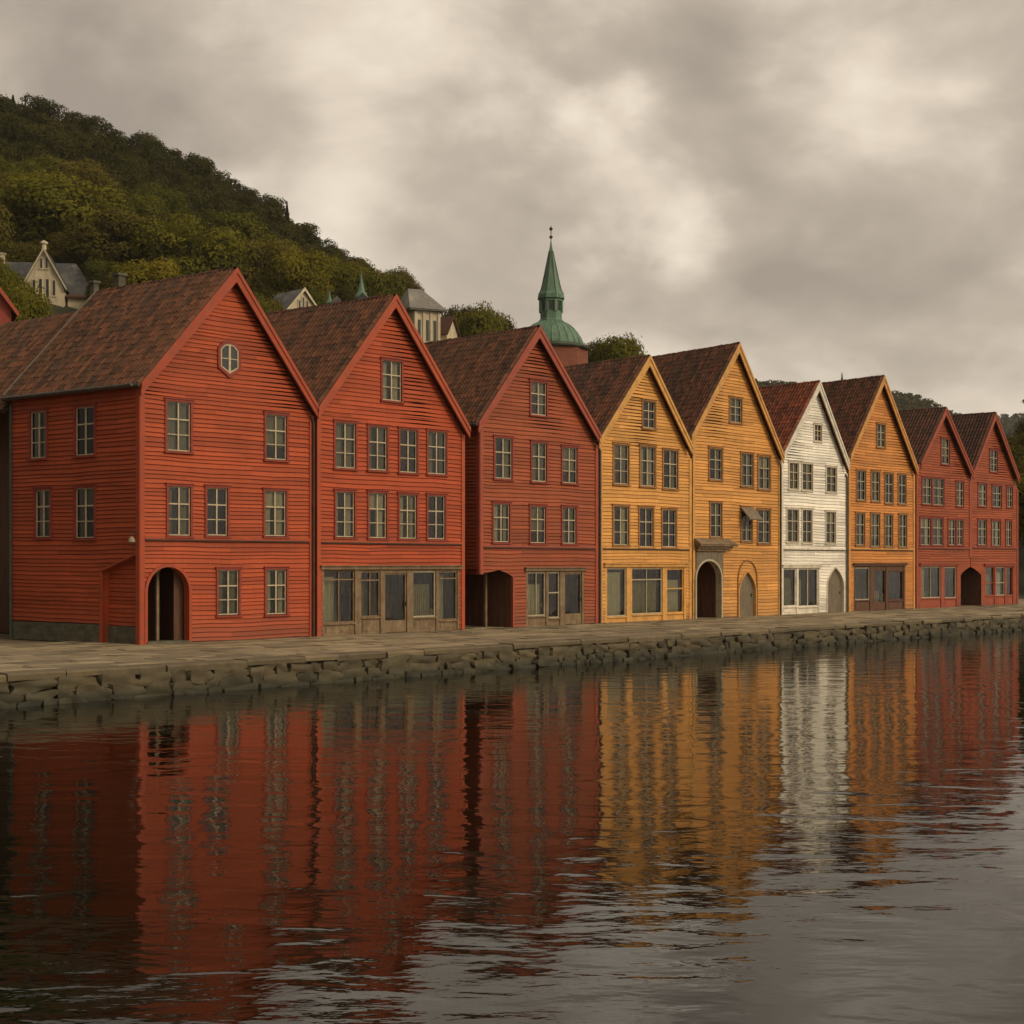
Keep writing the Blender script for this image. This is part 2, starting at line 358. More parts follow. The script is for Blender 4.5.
HX = [-400, -200, -120.7, -95, -79, -67, -56.6, -43, -33.5, -25, -15, -5, 5, 20, 40, 80, 200]
HH = [150, 124, 105.5, 98, 92.5, 86.5, 79.5, 70, 64.5, 59.5, 48, 40, 34, 22, 12, 5, 3]
def sstep(x, a, b):
    x = max(0., min(1., (x-a)/(b-a))); return x*x*(3-2*x)
def ground_z(X, Y):
    d = Vector((X, Y)) - P0; t = d.dot(Ud); wv = d.dot(Wd)
    H = float(np.interp(X, HX, HH)); s = max(0., min(1.15, (Y-75)/275.))
    if Y > 350: s = 1. - .5*sstep(Y, 350, 600)
    z = .6 + H*s*sstep(wv, 14, 40)
    # the wooded slope on the far side of the last house
    z += 27*sstep(X-.28*Y, 2, 22)*sstep(Y, 95, 220)*sstep(t, 68, 100)*(1-.6*sstep(Y, 300, 600))
    return z
mb = MB()
ts = np.concatenate([np.linspace(-400, -60, 18), np.linspace(-50, 300, 60), np.linspace(320, 1200, 18)])
ws = np.concatenate([np.array([-6, 6]), np.linspace(14, 300, 50), np.linspace(330, 1500, 20)])
G = [[tw(t, wv) for wv in ws] for t in ts]
idx = {}
for i in range(len(ts)):
    for j in range(len(ws)):
        p = G[i][j]; idx[i, j] = len(mb.v); mb.v.append((p.x, p.y, ground_z(p.x, p.y)))
for i in range(len(ts)-1):
    for j in range(len(ws)-1):
        mb.f.append((idx[i, j], idx[i+1, j], idx[i+1, j+1], idx[i, j+1])); mb.c.append(.5)
tag(mb.build('ground', M['soil'], smooth=True), kind='structure')

# paving slabs laid along the quay
def T_tw(t, wv, z): return tw(t, wv, z)
mb = MB(); mb.box(-90, 190, -EDGE+.15, 16, -1.2, QZ-.05, T_tw, .2)
wv = -EDGE+.62
while wv < 3.0:
    dw = random.uniform(.45, .8); t = -80 + random.random()
    while t < 170:
        L = random.uniform(.7, 1.9) * (1 if t < 110 else 2)
        g = .012; z = QZ + random.uniform(-.012, .008); zz = [z+random.uniform(-.006, .006) for _ in range(4)]
        c = random.random()
        mb.hexa([T_tw(t+g, wv+g, QZ-.12), T_tw(t+L-g, wv+g, QZ-.12), T_tw(t+L-g, wv+dw-g, QZ-.12), T_tw(t+g, wv+dw-g, QZ-.12),
                 T_tw(t+g, wv+g, zz[0]), T_tw(t+L-g, wv+g, zz[1]), T_tw(t+L-g, wv+dw-g, zz[2]), T_tw(t+g, wv+dw-g, zz[3])], c)
        t += L
    wv += dw
tag(mb.build('pavement', M['paving']), kind='structure')

# quay wall: rubble boulders under a row of coping stones
qw = empty('quay_wall', tw(0, -EDGE, 0), ANG)
tag(qw, 'long quay wall of rough dark boulders under flat coping stones, rising from the water', 'wall')
def stone(mb, c, s, seed, n=4, rough=.15, sq=.26):
    """rounded irregular block, centre c, half sizes s"""
    r = random.Random(seed); ph = [r.uniform(0, 6.28) for _ in range(9)]; tint = r.random()
    yaw = r.uniform(-.12, .12); roll = r.uniform(-.10, .10)
    def P(x, y, z):
        v = Vector((x, y, z)); nn = v.normalized(); v = v.lerp(nn*1.15, sq)
        k = 1 + rough*(math.sin(2.3*x+ph[0])*math.sin(2.9*z+ph[1]) + .6*math.sin(4.1*z+ph[2]+3*x)*math.cos(3.7*y+ph[3]))
        X, Y, Z = v.x*s[0]*k, v.y*s[1]*k, v.z*s[2]*k
        X, Z = X*math.cos(roll)-Z*math.sin(roll), X*math.sin(roll)+Z*math.cos(roll)
        return (c[0]+X*math.cos(yaw)-Y*math.sin(yaw), c[1]+X*math.sin(yaw)+Y*math.cos(yaw), c[2]+Z)
    for ax in range(3):
        for sg in (-1, 1):
            if ax == 1 and sg == 1: continue
            i0 = len(mb.v)
            for i in range(n+1):
                for j in range(n+1):
                    a, b = -1+2*i/n, -1+2*j/n; q = [0, 0, 0]; q[ax] = sg; q[(ax+1) % 3] = a; q[(ax+2) % 3] = b
                    mb.v.append(P(*q))
            for i in range(n):
                for j in range(n):
                    k = i0+i*(n+1)+j; f = (k, k+n+1, k+n+2, k+1)
                    mb.f.append(f if sg > 0 else f[::-1]); mb.c.append(tint)
mb = MB(); sid = 0
for row, (zc, hz, out) in enumerate(((-.10, .22, -.15), (.17, .18, -.09), (.44, .155, -.03))):
    t = -62 + .3*row
    while t < 150:
        wd_ = random.uniform(.42, 1.25) if t < 60 else random.uniform(.5, 1.2)
        if random.random() < .18: wd_ *= .5
        big = random.random() < .16
        if not (row == 2 and 8.0 < (t+wd_/2) < 8.8) or t > 20:
            hh = hz*random.uniform(.85, 1.15)
            stone(mb, (t+wd_/2, out+.20+random.uniform(-.06, .07), zc+random.uniform(-.03, .03)), (wd_/2*.985, .30, hh*1.03), sid, n=4 if t < 60 else 3)
        sid += 1; t += wd_
rb = mb.build('rubble_stones', M['rubble'], qw, smooth=True)
mb = MB(); t = -62
while t < 150:
    L = random.uniform(.9, 2.6); z1 = QZ + random.uniform(-.02, .025); o_ = random.uniform(-.07, .05); th = random.uniform(.14, .20)
    c = random.random(); g = .014; e = [random.uniform(-.02, .02) for _ in range(4)]
    A = lambda x, y, z: (x, y, z)
    # worn front edge: three-step section
    sec0 = [(o_+e[0], z1-th), (o_-.01+e[0], z1-.05), (o_+.05+e[0], z1+e[1]*.4), (.70, z1), (.70, z1-th)]
    sec1 = [(o_+e[2], z1-th+e[3]*.6), (o_-.01+e[2], z1-.05), (o_+.05+e[2], z1+e[3]*.4), (.70, z1), (.70, z1-th)]
    mb.prism([(t+g, y, z) for y, z in sec0], [(t+L-g, y, z) for y, z in sec1], c)
    t += L
mb.build('coping_stones', M['coping'], qw)
mb = MB(); mb.box(-62, 150, .32, .5, -1.0, QZ-.1); mb.build('backing', M['ledge'], qw)

# ------------------------------------------------------------------ house building kit
def sag(x, z, s): return .014*math.sin(x*.9+s+z*.15)+.010*math.sin(x*2.1+z*.7+2*s)+.006*math.sin(x*4.3+z*5.7)
def boards(mb, fr, L, Rr, z0, ztop, opens, pitch, seed=1.0, apex=None, lap=.036):
    """lapped boards on frame fr(x, n, z); L(z), Rr(z) outer limits; opens: (z0, z1, left(z), right(z), extra z breaks)"""
    rr = random.Random(seed); zb = [z0]
    while zb[-1] < ztop-.02: zb.append(min(ztop, zb[-1]+pitch*rr.uniform(.80, 1.20)))
    for k in range(len(zb)-1):
        b0, b1 = zb[k], zb[k+1]; ph_ = rr.random()*3; tn = [rr.random() for _ in range(40)]
        g_ = b0+.024                                    # open shadow gap under each board
        cuts = {b0, g_, b1}
        for o in opens:
            for q in (o[0], o[1], *o[4]):
                if b0 < q < b1: cuts.add(q)
        if apex:
            for q in apex:
                if b0 < q < b1: cuts.add(q)
        cuts = sorted(cuts)
        for c0, c1 in zip(cuts, cuts[1:]):
            if c1-c0 < 1e-4: continue
            mid = (c0+c1)/2; e = 1e-5
            act = sorted([o for o in opens if o[0] < mid < o[1]], key=lambda o: o[2](mid))
            lim = [(L(c0+e), L(c1-e))]
            for o in act: lim += [(o[2](c0+e), o[2](c1-e)), (o[3](c0+e), o[3](c1-e))]
            lim.append((Rr(c0+e), Rr(c1-e)))
            gap = mid < g_
            d0 = lap*(1-(c0-b0)/(b1-b0)); d1 = lap*(1-(c1-b0)/(b1-b0))
            if gap: d0 = d1 = -.030
            for i in range(0, len(lim), 2):
                (l0, l1), (r0, r1) = lim[i], lim[i+1]
                if r0-l0 < .003 and r1-l1 < .003: continue
                n = max(1, int((r0-l0)/.8))
                for j in range(n):
                    xa0, xb0 = l0+(r0-l0)*j/n, l0+(r0-l0)*(j+1)/n; xa1, xb1 = l1+(r1-l1)*j/n, l1+(r1-l1)*(j+1)/n
                    tint = tn[int((xa0+xb0)/2/2.7+ph_+20) % 40]
                    za = sag(xa0, b0, seed) if c0 > z0+.01 else 0; zc = sag(xb0, b0, seed) if c0 > z0+.01 else 0
                    zd = sag(xa1, b0 if c1 < b1 else b1, seed); ze = sag(xb1, b0 if c1 < b1 else b1, seed)
                    if apex and c1 > apex[-1]-.3: zd = ze = 0
                    mb.quad(fr(xa0, d0, c0+za), fr(xb0, d0, c0+zc), fr(xb1, d1, c1+ze), fr(xa1, d1, c1+zd), tint)
                    if c0 == g_: mb.quad(fr(xa0, -.03, c0+za), fr(xb0, -.03, c0+zc), fr(xb0, d0, c0+zc), fr(xa0, d0, c0+za), tint)
                    if gap and c0 == b0: mb.quad(fr(xa0, .001, c0+za), fr(xb0, .001, c0+zc), fr(xb0, -.03, c0+zc), fr(xa0, -.03, c0+za), tint)
def rect_open(a0, a1, z0, z1): return (z0, z1, lambda z: a0, lambda z: a1, ())
def arch_lr(a0, a1, z0, zs, z1, pw):
    """arched opening; pw 2 round, lower is more pointed"""
    c = (a0+a1)/2; h = (a1-a0)/2
    def hw(z):
        if z <= zs: return h
        return h*max(0., 1-((z-zs)/(z1-zs))**pw)**(1/pw if pw >= 2 else .85)
    return (z0, z1, lambda z: c-hw(z), lambda z: c+hw(z), [zs+(z1-zs)*math.sin(math.pi/2*k/9) for k in range(0, 10)])
def arch_outline(o, grow=0.0, n=9):
    z0, z1, l, r, br = o
    c = (l(z0)+r(z0))/2
    zs = br[0]
    L_ = [(l(z0), z0)] + [(l(z), z) for z in br[:-1]]; R_ = [(r(z0), z0)] + [(r(z), z) for z in br[:-1]]
    out = L_ + [(c, z1)] + R_[::-1]
    if grow:
        g = []
        for x, z in out:
            if z <= zs: g.append((x+(grow if x > c else -grow), z))
            else:
                d = Vector((x-c, (z-zs)*.9)); d.normalize(); g.append((x+d.x*grow, z+d.y*grow))
        return g
    return out
def arch_band(mb, fr, o, grow, n0, n1, col=.5):
    a = arch_outline(o, 0.0); b = arch_outline(o, grow)
    for i in range(len(a)-1):
        for na, nb in ((n1, n1),):
            mb.quad(fr(a[i][0], n1, a[i][1]), fr(a[i+1][0], n1, a[i+1][1]), fr(b[i+1][0], n1, b[i+1][1]), fr(b[i][0], n1, b[i][1]), col)
        mb.quad(fr(b[i][0], n1, b[i][1]), fr(b[i+1][0], n1, b[i+1][1]), fr(b[i+1][0], n0, b[i+1][1]), fr(b[i][0], n0, b[i][1]), col)
        mb.quad(fr(a[i+1][0], n1, a[i+1][1]), fr(a[i][0], n1, a[i][1]), fr(a[i][0], -.22, a[i][1]), fr(a[i+1][0], -.22, a[i+1][1]), col)

def bar(mb, fr, x0, x1, n0, n1, z0, z1, col=.5):
    mb.hexa([fr(x0, n1, z0), fr(x1, n1, z0), fr(x1, n0, z0), fr(x0, n0, z0), fr(x0, n1, z1), fr(x1, n1, z1), fr(x1, n0, z1), fr(x0, n0, z1)], col)

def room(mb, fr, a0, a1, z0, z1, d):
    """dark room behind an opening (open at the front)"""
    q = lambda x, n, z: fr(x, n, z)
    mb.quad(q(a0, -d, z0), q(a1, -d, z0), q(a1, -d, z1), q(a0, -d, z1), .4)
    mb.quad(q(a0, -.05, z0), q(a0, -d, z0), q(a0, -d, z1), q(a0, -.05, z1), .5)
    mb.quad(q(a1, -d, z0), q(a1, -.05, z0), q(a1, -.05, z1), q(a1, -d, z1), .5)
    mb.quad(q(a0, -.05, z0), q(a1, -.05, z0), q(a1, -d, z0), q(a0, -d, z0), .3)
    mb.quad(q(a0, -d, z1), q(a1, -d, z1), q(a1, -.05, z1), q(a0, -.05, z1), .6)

def drape(mb, fr, a0, a1, z0, z1, n, folds):
    k = max(4, folds*4)
    for i in range(k):
        x0, x1 = a0+(a1-a0)*i/k, a0+(a1-a0)*(i+1)/k
        d0, d1 = n+.018*math.sin(i*1.9), n+.018*math.sin((i+1)*1.9)
        mb.quad(fr(x0, d0, z0), fr(x1, d1, z0), fr(x1, d1, z1), fr(x0, d0, z1), .5)

def window(parent, fr, a0, a1, z0, z1, case, sash=None, style='cross', rnd=None):
    """a0..z1 is the sash; casing goes round it"""
    rnd = rnd or random; sash = sash or M['sash']; cw = .085; w_, h_ = a1-a0, z1-z0
    mb = MB()
    bar(mb, fr, a0-cw, a0, -.09, .055, z0-.02, z1); bar(mb, fr, a1, a1+cw, -.09, .055, z0-.02, z1)
    bar(mb, fr, a0-cw-.02, a1+cw+.02, -.09, .062, z1, z1+cw*.9)
    bar(mb, fr, a0-cw-.04, a1+cw+.04, -.02, .095, z1+cw*.9+.003, z1+cw*.9+.03)
    win = mb.build('window', case, parent)
    mb = MB(); bar(mb, fr, a0-cw-.03, a1+cw+.03, -.09, .10, z0-.085, z0-.023); mb.build('sill', case, win)
    mb = MB(); b = .036; n0, n1 = -.055, -.012
    bar(mb, fr, a0+.002, a0+b, n0, n1, z0, z1); bar(mb, fr, a1-b, a1-.002, n0, n1, z0, z1)
    bar(mb, fr, a0+b, a1-b, n0, n1, z0, z0+b); bar(mb, fr, a0+b, a1-b, n0, n1, z1-b, z1)
    c = (a0+a1)/2
    if style in ('cross', 'two'):
        zt = z0+h_*.645
        bar(mb, fr, c-.025, c+.025, n0, n1+.012, z0+b, z1-b)
        bar(mb, fr, a0+b, a1-b, n0, n1+.006, zt-.022, zt+.022)
        zl = z0+h_*.335; bar(mb, fr, a0+b, c-.03, n0, n1-.006, zl-.014, zl+.014); bar(mb, fr, c+.03, a1-b, n0, n1-.006, zl-.014, zl+.014)
    mb.build('sash', sash, win)
    mb = MB(); n = -.036; mb.quad(fr(a0+b, n, z0+b), fr(a1-b, n, z0+b), fr(a1-b, n, z1-b), fr(a0+b, n, z1-b)); mb.build('pane', M['glass'], win)
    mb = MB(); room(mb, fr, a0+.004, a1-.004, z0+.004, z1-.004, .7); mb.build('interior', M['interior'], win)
    r = rnd.random()
    if r < .72:
        mb = MB(); f1 = rnd.uniform(.16, .42); f2 = rnd.uniform(.16, .42)
        drape(mb, fr, a0+.05, a0+.05+w_*f1, z0+.05, z1-.04, -.14, 3); drape(mb, fr, a1-.05-w_*f2, a1-.05, z0+.05, z1-.04, -.14, 3)
        if rnd.random() < .35: drape(mb, fr, a0+.05, a1-.05, z0+h_*.62, z1-.04, -.12, 5)
        mb.build('curtain', M['curtain'] if rnd.random() < .35 else M['curtain2'], win)
    elif r < .85:
        mb = MB(); drape(mb, fr, a0+.04, a1-.04, z0+h_*rnd.uniform(0.05, .5), z1-.04, -.13, 6); mb.build('curtain', M['curtain2'], win)
    return win

def tiles(mb, TR, e, ridge, b0, b1, rnd, tw_=.205, tl=.31, slab=.10):
    """pantiles on the slope from the eave point e=(a,z) up to ridge=(a,z), over depth b0..b1; TR(a,b,z)"""
    E = Vector(e); Rg = Vector(ridge); L = (Rg-E).length; sl = (Rg-E)/L; nrm = Vector((-sl.y, sl.x))
    if nrm.y < 0: nrm = -nrm
    P = lambda s, b, h: TR(*( (E+sl*s+nrm*h).x, b, (E+sl*s+nrm*h).y ))
    # deck
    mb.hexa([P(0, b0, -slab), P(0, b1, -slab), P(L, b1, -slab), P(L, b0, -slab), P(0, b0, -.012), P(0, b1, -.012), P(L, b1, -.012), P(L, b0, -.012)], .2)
    nr = int(L/tl)+1; nc = int((b1-b0)/tw_)
    prof = [(0, .0), (.22, .070), (.5, .105), (.80, .035), (1.0, -.01)]
    colt = [rnd.random() for _ in range(nc)]
    for r in range(nr):
        s0 = r*L/nr; s1 = (r+1)*L/nr+.03
        s1 = min(s1, L)
        for c in range(nc):
            bb = b0+(b1-b0)*c/nc; wdt = (b1-b0)/nc; t = .34*colt[c] + .36*rnd.random() + .30*rnd.random(); j = rnd.uniform(-.008, .012); sk = rnd.uniform(-.012, .012)
            for (u0, h0), (u1, h1) in zip(prof, prof[1:]):
                lo = .030+j
                mb.quad(P(s0+sk, bb+wdt*u0, h0+lo), P(s0+sk, bb+wdt*u1, h1+lo), P(s1, bb+wdt*u1, h1+.012+j), P(s1, bb+wdt*u0, h0+.012+j), t)
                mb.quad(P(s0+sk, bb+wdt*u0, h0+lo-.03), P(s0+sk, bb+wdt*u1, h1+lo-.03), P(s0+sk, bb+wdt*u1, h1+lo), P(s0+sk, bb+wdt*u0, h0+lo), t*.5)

def make_house(key, name, label, xl, xr, rake, vp, depth, tile, case, wins, opens=(), shop=None, ledge=None, left_opens=(), right_opens=(), plinth=.0, pitch=.150, seed=1, sash=None, depth_right=None, loff=0.0, curtain=True):
    rnd = random.Random(seed*17+3)
    t0, _ = hit(xl, 600, P0, Ud); t1, _ = hit(xr, 600, P0, Ud); Wh = t1-t0
    base = tw(t0, 0, QZ); h = empty(name, base, ANG); tag(h, label, 'house', 'gabled wooden houses along the quay')
    O = P0 + Ud*t0
    vdir = Vector((vp-512, F)).normalized(); vx, vy = vdir.dot(Ud), vdir.dot(Wd)
    T = lambda a, b, z: (a + b*vx, b*vy, z)                           # skewed house plan
    fr = lambda x, n, z: (x, -n, z)                                    # front frame
    ln = Vector((-vy, vx))                                             # outward normal of the left side wall
    frl = lambda x, n, z: (-x*vx + ln.x*n, -x*vy + ln.y*n, z)          # left side frame: x is minus the distance behind the corner
    def fp(px, py, off=0.0):
        o = P0 - Wd*off; t, z = hit(px, py, o, Ud); return t-t0, z-QZ
    OV = .30
    el, ap, er = [fp(x, y, OV) for x, y in rake]
    M_w, M_t = M['wall_'+key], M['trim_'+key]
    drop = .20
    def zl(a): return el[1]+(ap[1]-el[1])*(a-el[0])/(ap[0]-el[0]) - drop
    def zr(a): return er[1]+(ap[1]-er[1])*(a-er[0])/(ap[0]-er[0]) - drop
    zL, zR, zA = zl(0), zr(Wh), ap[1]-drop
    Lf = lambda z: 0.0 if z <= zL else ap[0]*(z-zL)/(zA-zL)
    Rf = lambda z: Wh if z <= zR else Wh-(Wh-ap[0])*(z-zR)/(zA-zR)
    # windows to local rectangles
    wl = []
    for (x0, y0, x1, y1, *st) in wins:
        a0, _ = fp(x0, y0); a1, _ = fp(x1, y0); cx = (x0+x1)/2; z1 = fp(cx, y0)[1]; z0 = fp(cx, y1)[1]
        wl.append((a0, a1, z0, z1, st[0] if st else 'cross'))
    ops = [rect_open(a0-.03, a1+.03, z0-.03, z1+.03) if st != 'oval' else rect_open((a0+a1)/2-.12, (a0+a1)/2+.12, z0+.2, z1-.2) for a0, a1, z0, z1, st in wl]
    ctx = dict(h=h, T=T, fr=fr, frl=frl, fp=fp, Wh=Wh, zL=zL, zR=zR, rnd=rnd, M_w=M_w, M_t=M_t, O=O, vdir=vdir, t0=t0, case=case, depth=depth)
    ops += [o(ctx) if callable(o) else o for o in opens]
    if shop:
        x0, y0, x1, y1 = shop['rect']; a0, _ = fp(x0, y0); a1, _ = fp(x1, y0); zt = fp((x0+x1)/2, y0)[1]
        ops.append(rect_open(a0, a1, -.05, zt)); ctx['shop'] = (a0, a1, zt)
    # walls: front gable, sides and back in one continuous mesh
    mb = MB(); boards(mb, fr, Lf, Rf, 0.0, zA, ops, pitch, seed, apex=sorted((zL, zR)))
    lo_ = [o(ctx) if callable(o) else o for o in left_opens]
    boards(mb, frl, lambda z: -depth, lambda z: 0.0, plinth, zL+.05, lo_, pitch, seed)
    rg = lambda x, n, z: (Wh + x*vx + vy*n, x*vy - vx*n, z)
    boards(mb, rg, lambda z: 0.0, lambda z: depth, 0, zR+.05, list(right_opens), pitch*2, seed)
    bk = [T(0, depth, 0), T(Wh, depth, 0), T(Wh, depth, zR), T(ap[0], depth, zA), T(0, depth, zL)]
    mb.poly(bk[::-1], .4)
    mb.build('wall', M_w, h)
    # roof: both slopes in pantiles, ridge tiles
    mb = MB(); b0, b1 = -OV+.03, depth+.2
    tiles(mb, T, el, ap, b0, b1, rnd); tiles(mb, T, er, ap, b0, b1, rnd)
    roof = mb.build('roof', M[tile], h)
    mb = MB(); b = b0
    while b < b1:
        bn = min(b+.38, b1); j = rnd.uniform(-.012, .012); r = .12
        for k in range(6):
            p, q = math.pi*k/6, math.pi*(k+1)/6
            g = lambda an, bb, rr: T(ap[0]+math.cos(an)*rr, bb, ap[1]+.0+j+math.sin(an)*rr)
            mb.quad(g(p, b, r*1.1), g(q, b, r*1.1), g(q, bn, r*.95), g(p, bn, r*.95), rnd.random())
        b = bn
    mb.build('ridge_tiles', M[tile], roof)
    # bargeboards, in two layers
    for (e, sgn) in ((el, -1), (er, 1)):
        mb = MB()
        hv = .40; y0, y1 = -OV-.035, -OV+.028
        ed = Vector((ap[0]-e[0], ap[1]-e[1])).normalized(); e0 = Vector(e) - ed*.06
        top = .045
        F_ = [(e0.x, e0.y+top), (ap[0], ap[1]+top), (ap[0], ap[1]-hv), (e0.x, e0.y-hv*.82)]
        mb.prism([T(x, y0, z) for x, z in F_], [T(x, y1, z) for x, z in F_])
        G_ = [(e0.x, e0.y+top+.05), (ap[0], ap[1]+top+.05), (ap[0], ap[1]-.09), (e0.x, e0.y-.09)]
        mb.prism([T(x, y0-.035, z) for x, z in G_], [T(x, y0-.003, z) for x, z in G_])
        mb.build('bargeboard', M_t, h)
    # corner boards and frieze
    for a0, a1, zt in ((-.03, .15, zL), (Wh-.15, Wh+.03, zR)):
        mb = MB(); bar(mb, fr, a0, a1, -.05 if a0 > 0 else -.01, .052, (ctx['p3'][2]+.01 if key == 'r3' else 3.0) if (key in ('r3', 'r9') and a0 < 0) or (key == 'r8' and a0 > 0) else 0.0, zt-.02); mb.build('corner_board', M_t, h)
    if key in ('r1', 'r3'):
        mb = MB(); bar(mb, frl, -.15, .03, .004, .055, ctx['p3'][2]+.01 if key == 'r3' else .0, zL-.02); mb.build('corner_board', M_t, h)
    if ledge:
        a0, z = fp(xl, ledge[0]); a1, z2 = fp(xr, ledge[1]); z = (z+z2)/2
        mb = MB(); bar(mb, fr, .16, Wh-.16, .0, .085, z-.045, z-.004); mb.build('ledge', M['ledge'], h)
        mb = MB(); bar(mb, fr, .16, Wh-.16, .0, .06, z, z+.09); mb.build('ledge_board', M_t, h)
    # gutters, one along each eave
    for e, s_ in ((el, -1), (er, 1)):
        mb = MB(); mb.tube([T(e[0]+s_*.07, b, e[1]-.02) for b in np.linspace(b0, b1, 5)], .065, 8); mb.build('gutter', M['gutter'], h)
    rr = wl
    for (a0, a1, z0, z1, st) in wl:
        if st == 'oval': oval_window(h, fr, a0, a1, z0, z1, case)
        else: window(h, fr, a0, a1, z0, z1, case, sash=sash, style=st, rnd=rnd)
    if shop: build_shop(ctx, shop)
    return ctx

def oval_window(parent, fr, a0, a1, z0, z1, case):
    c = (a0+a1)/2; w_ = (a1-a0)/2; H_ = z1-z0
    def out(g):
        return [(c-w_-g, z0+H_*.22-g*.4), (c, z0-g*1.3), (c+w_+g, z0+H_*.22-g*.4), (c+w_+g, z0+H_*.80+g*.3), (c+w_*.55+g*.5, z1-H_*.04+g*.9), (c, z1+g*1.1), (c-w_*.55-g*.5, z1-H_*.04+g*.9), (c-w_-g, z0+H_*.80+g*.3)]
    def ring(mb, g0, g1, n0, n1):
        A, B = out(g0), out(g1); k = len(A)
        for i in range(k):
            j = (i+1) % k
            mb.quad(fr(A[i][0], n1, A[i][1]), fr(A[j][0], n1, A[j][1]), fr(B[j][0], n1, B[j][1]), fr(B[i][0], n1, B[i][1]))
            mb.quad(fr(B[i][0], n1, B[i][1]), fr(B[j][0], n1, B[j][1]), fr(B[j][0], n0, B[j][1]), fr(B[i][0], n0, B[i][1]))
            mb.quad(fr(A[j][0], n1, A[j][1]), fr(A[i][0], n1, A[i][1]), fr(A[i][0], n0, A[i][1]), fr(A[j][0], n0, A[j][1]))
    mb = MB(); ring(mb, .0, .11, -.02, .075); win = mb.build('window', case, parent); win['label'] = 'pointed oval window in its own moulded frame'
    mb = MB(); ring(mb, -.05, .0, .0, .062)
    bar(mb, fr, c-.045, c+.045, .03, .066, z0+.05, z1-.05); bar(mb, fr, a0+.05, a1-.05, .03, .058, z0+H_*.5-.015, z0+H_*.5+.015)
    mb.build('sash', M['sash'], win)
    mb = MB(); mb.poly([fr(x, .040, z) for x, z in out(-.04)]); mb.build('pane', M['darkwin'], win)

def build_shop(ctx, shop):
    a0, a1, zt = ctx['shop']; fr, h, fp, rnd = ctx['fr'], ctx['h'], ctx['fp'], ctx['rnd']
    wood = M[shop.get('wood', 'shopwood')]; n0, n1 = -.13, -.02
    bays = []
    for (x0, x1, y0, y1, kind, cols, tr) in shop['bays']:
        b0, _ = fp(x0, y0); b1, _ = fp(x1, y0); cx = (x0+x1)/2
        bays.append((b0, b1, fp(cx, y1)[1], fp(cx, y0)[1], kind, cols, tr))
    mb = MB()
    bar(mb, fr, a0-.10, a1+.10, -.02, .10, zt-.012, zt+.10)          # header board
    bar(mb, fr, a0-.14, a1+.14, -.02, .16, zt+.103, zt+.14)          # drip board
    if shop.get('posts', True):
        edges = [a0] + [v for b in bays for v in (b[0], b[1])] + [a1]
        for i in range(0, len(edges), 2):
            if edges[i+1]-edges[i] > .012: bar(mb, fr, edges[i]+.001, edges[i+1]-.001, n0-.03, n1+.03, 0.0, zt-.015)
    for b0, b1, z0, z1, kind, cols, tr in bays:
        if z1 < zt-.04: bar(mb, fr, b0, b1, n0-.01, n1+.01, z1+.001, zt-.016)
        if kind == 'win' and z0 > .05:
            bar(mb, fr, b0, b1, n0, n1-.02, .0, z0-.06); bar(mb, fr, b0-.02, b1+.02, n0, n1+.06, z0-.058, z0-.002)
            if z0 > .4: bar(mb, fr, b0+.1, b1-.1, n1-.02, n1-.002, .1, z0-.16)
    sf = mb.build('shopfront', wood, h)
    for b0, b1, z0, z1, kind, cols, tr in bays:
        b = .055; lite = M['sash_grey'] if kind == 'win' and rnd.random() < .55 else wood
        mb = MB(); lowz = z0 if kind == 'win' else 0.02
        if kind == 'door': z0 = .02
        bar(mb, fr, b0+.001, b0+b, n0+.01, n1-.025, z0, z1); bar(mb, fr, b1-b, b1-.001, n0+.01, n1-.025, z0, z1)
        bar(mb, fr, b0+b, b1-b, n0+.01, n1-.025, z1-b, z1); bar(mb, fr, b0+b, b1-b, n0+.01, n1-.025, z0, z0+(b if kind == 'win' else .45))
        for c in range(1, cols):
            x = b0+(b1-b0)*c/cols; bar(mb, fr, x-.02, x+.02, n0+.015, n1-.03, z0+b, z1-b)
        if tr:
            z = z0+(z1-z0)*tr; bar(mb, fr, b0+b, b1-b, n0+.013, n1-.022, z-.025, z+.025)
        nm = 'door' if kind == 'door' else 'shop_window'
        d = mb.build(nm, lite, h)
        zz = z0+b if kind == 'win' else z0+.45
        mb = MB(); mb.quad(fr(b0+b, n0+.03, zz), fr(b1-b, n0+.03, zz), fr(b1-b, n0+.03, z1-b), fr(b0+b, n0+.03, z1-b)); mb.build('pane', M['glass'], d)
        if kind == 'door':
            mb = MB(); bar(mb, fr, b1-b*.9, b1-b*.4, n1-.024, n1+.03, 1.0, 1.16); mb.build('handle', M['iron'], d)
        elif rnd.random() < .75:
            mb = MB(); f1 = rnd.choice([1.0, .5, .35, 1.0]); top = rnd.uniform(.7, 1.0)
            drape(mb, fr, b0+b, b0+b+(b1-b0-2*b)*f1, zz, zz+(z1-zz)*top, -.30, 8); mb.build('curtain', M['curtain2'] if rnd.random() < .5 else M['curtain'], d)
    mb = MB()
    # room behind the shop, with a few shelves and standing goods in the half dark
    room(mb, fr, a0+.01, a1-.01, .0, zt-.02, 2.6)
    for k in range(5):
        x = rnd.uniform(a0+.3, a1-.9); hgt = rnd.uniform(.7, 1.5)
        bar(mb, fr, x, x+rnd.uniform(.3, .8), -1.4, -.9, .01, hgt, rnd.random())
    mb.build('interior', M['shop_interior'], sf)

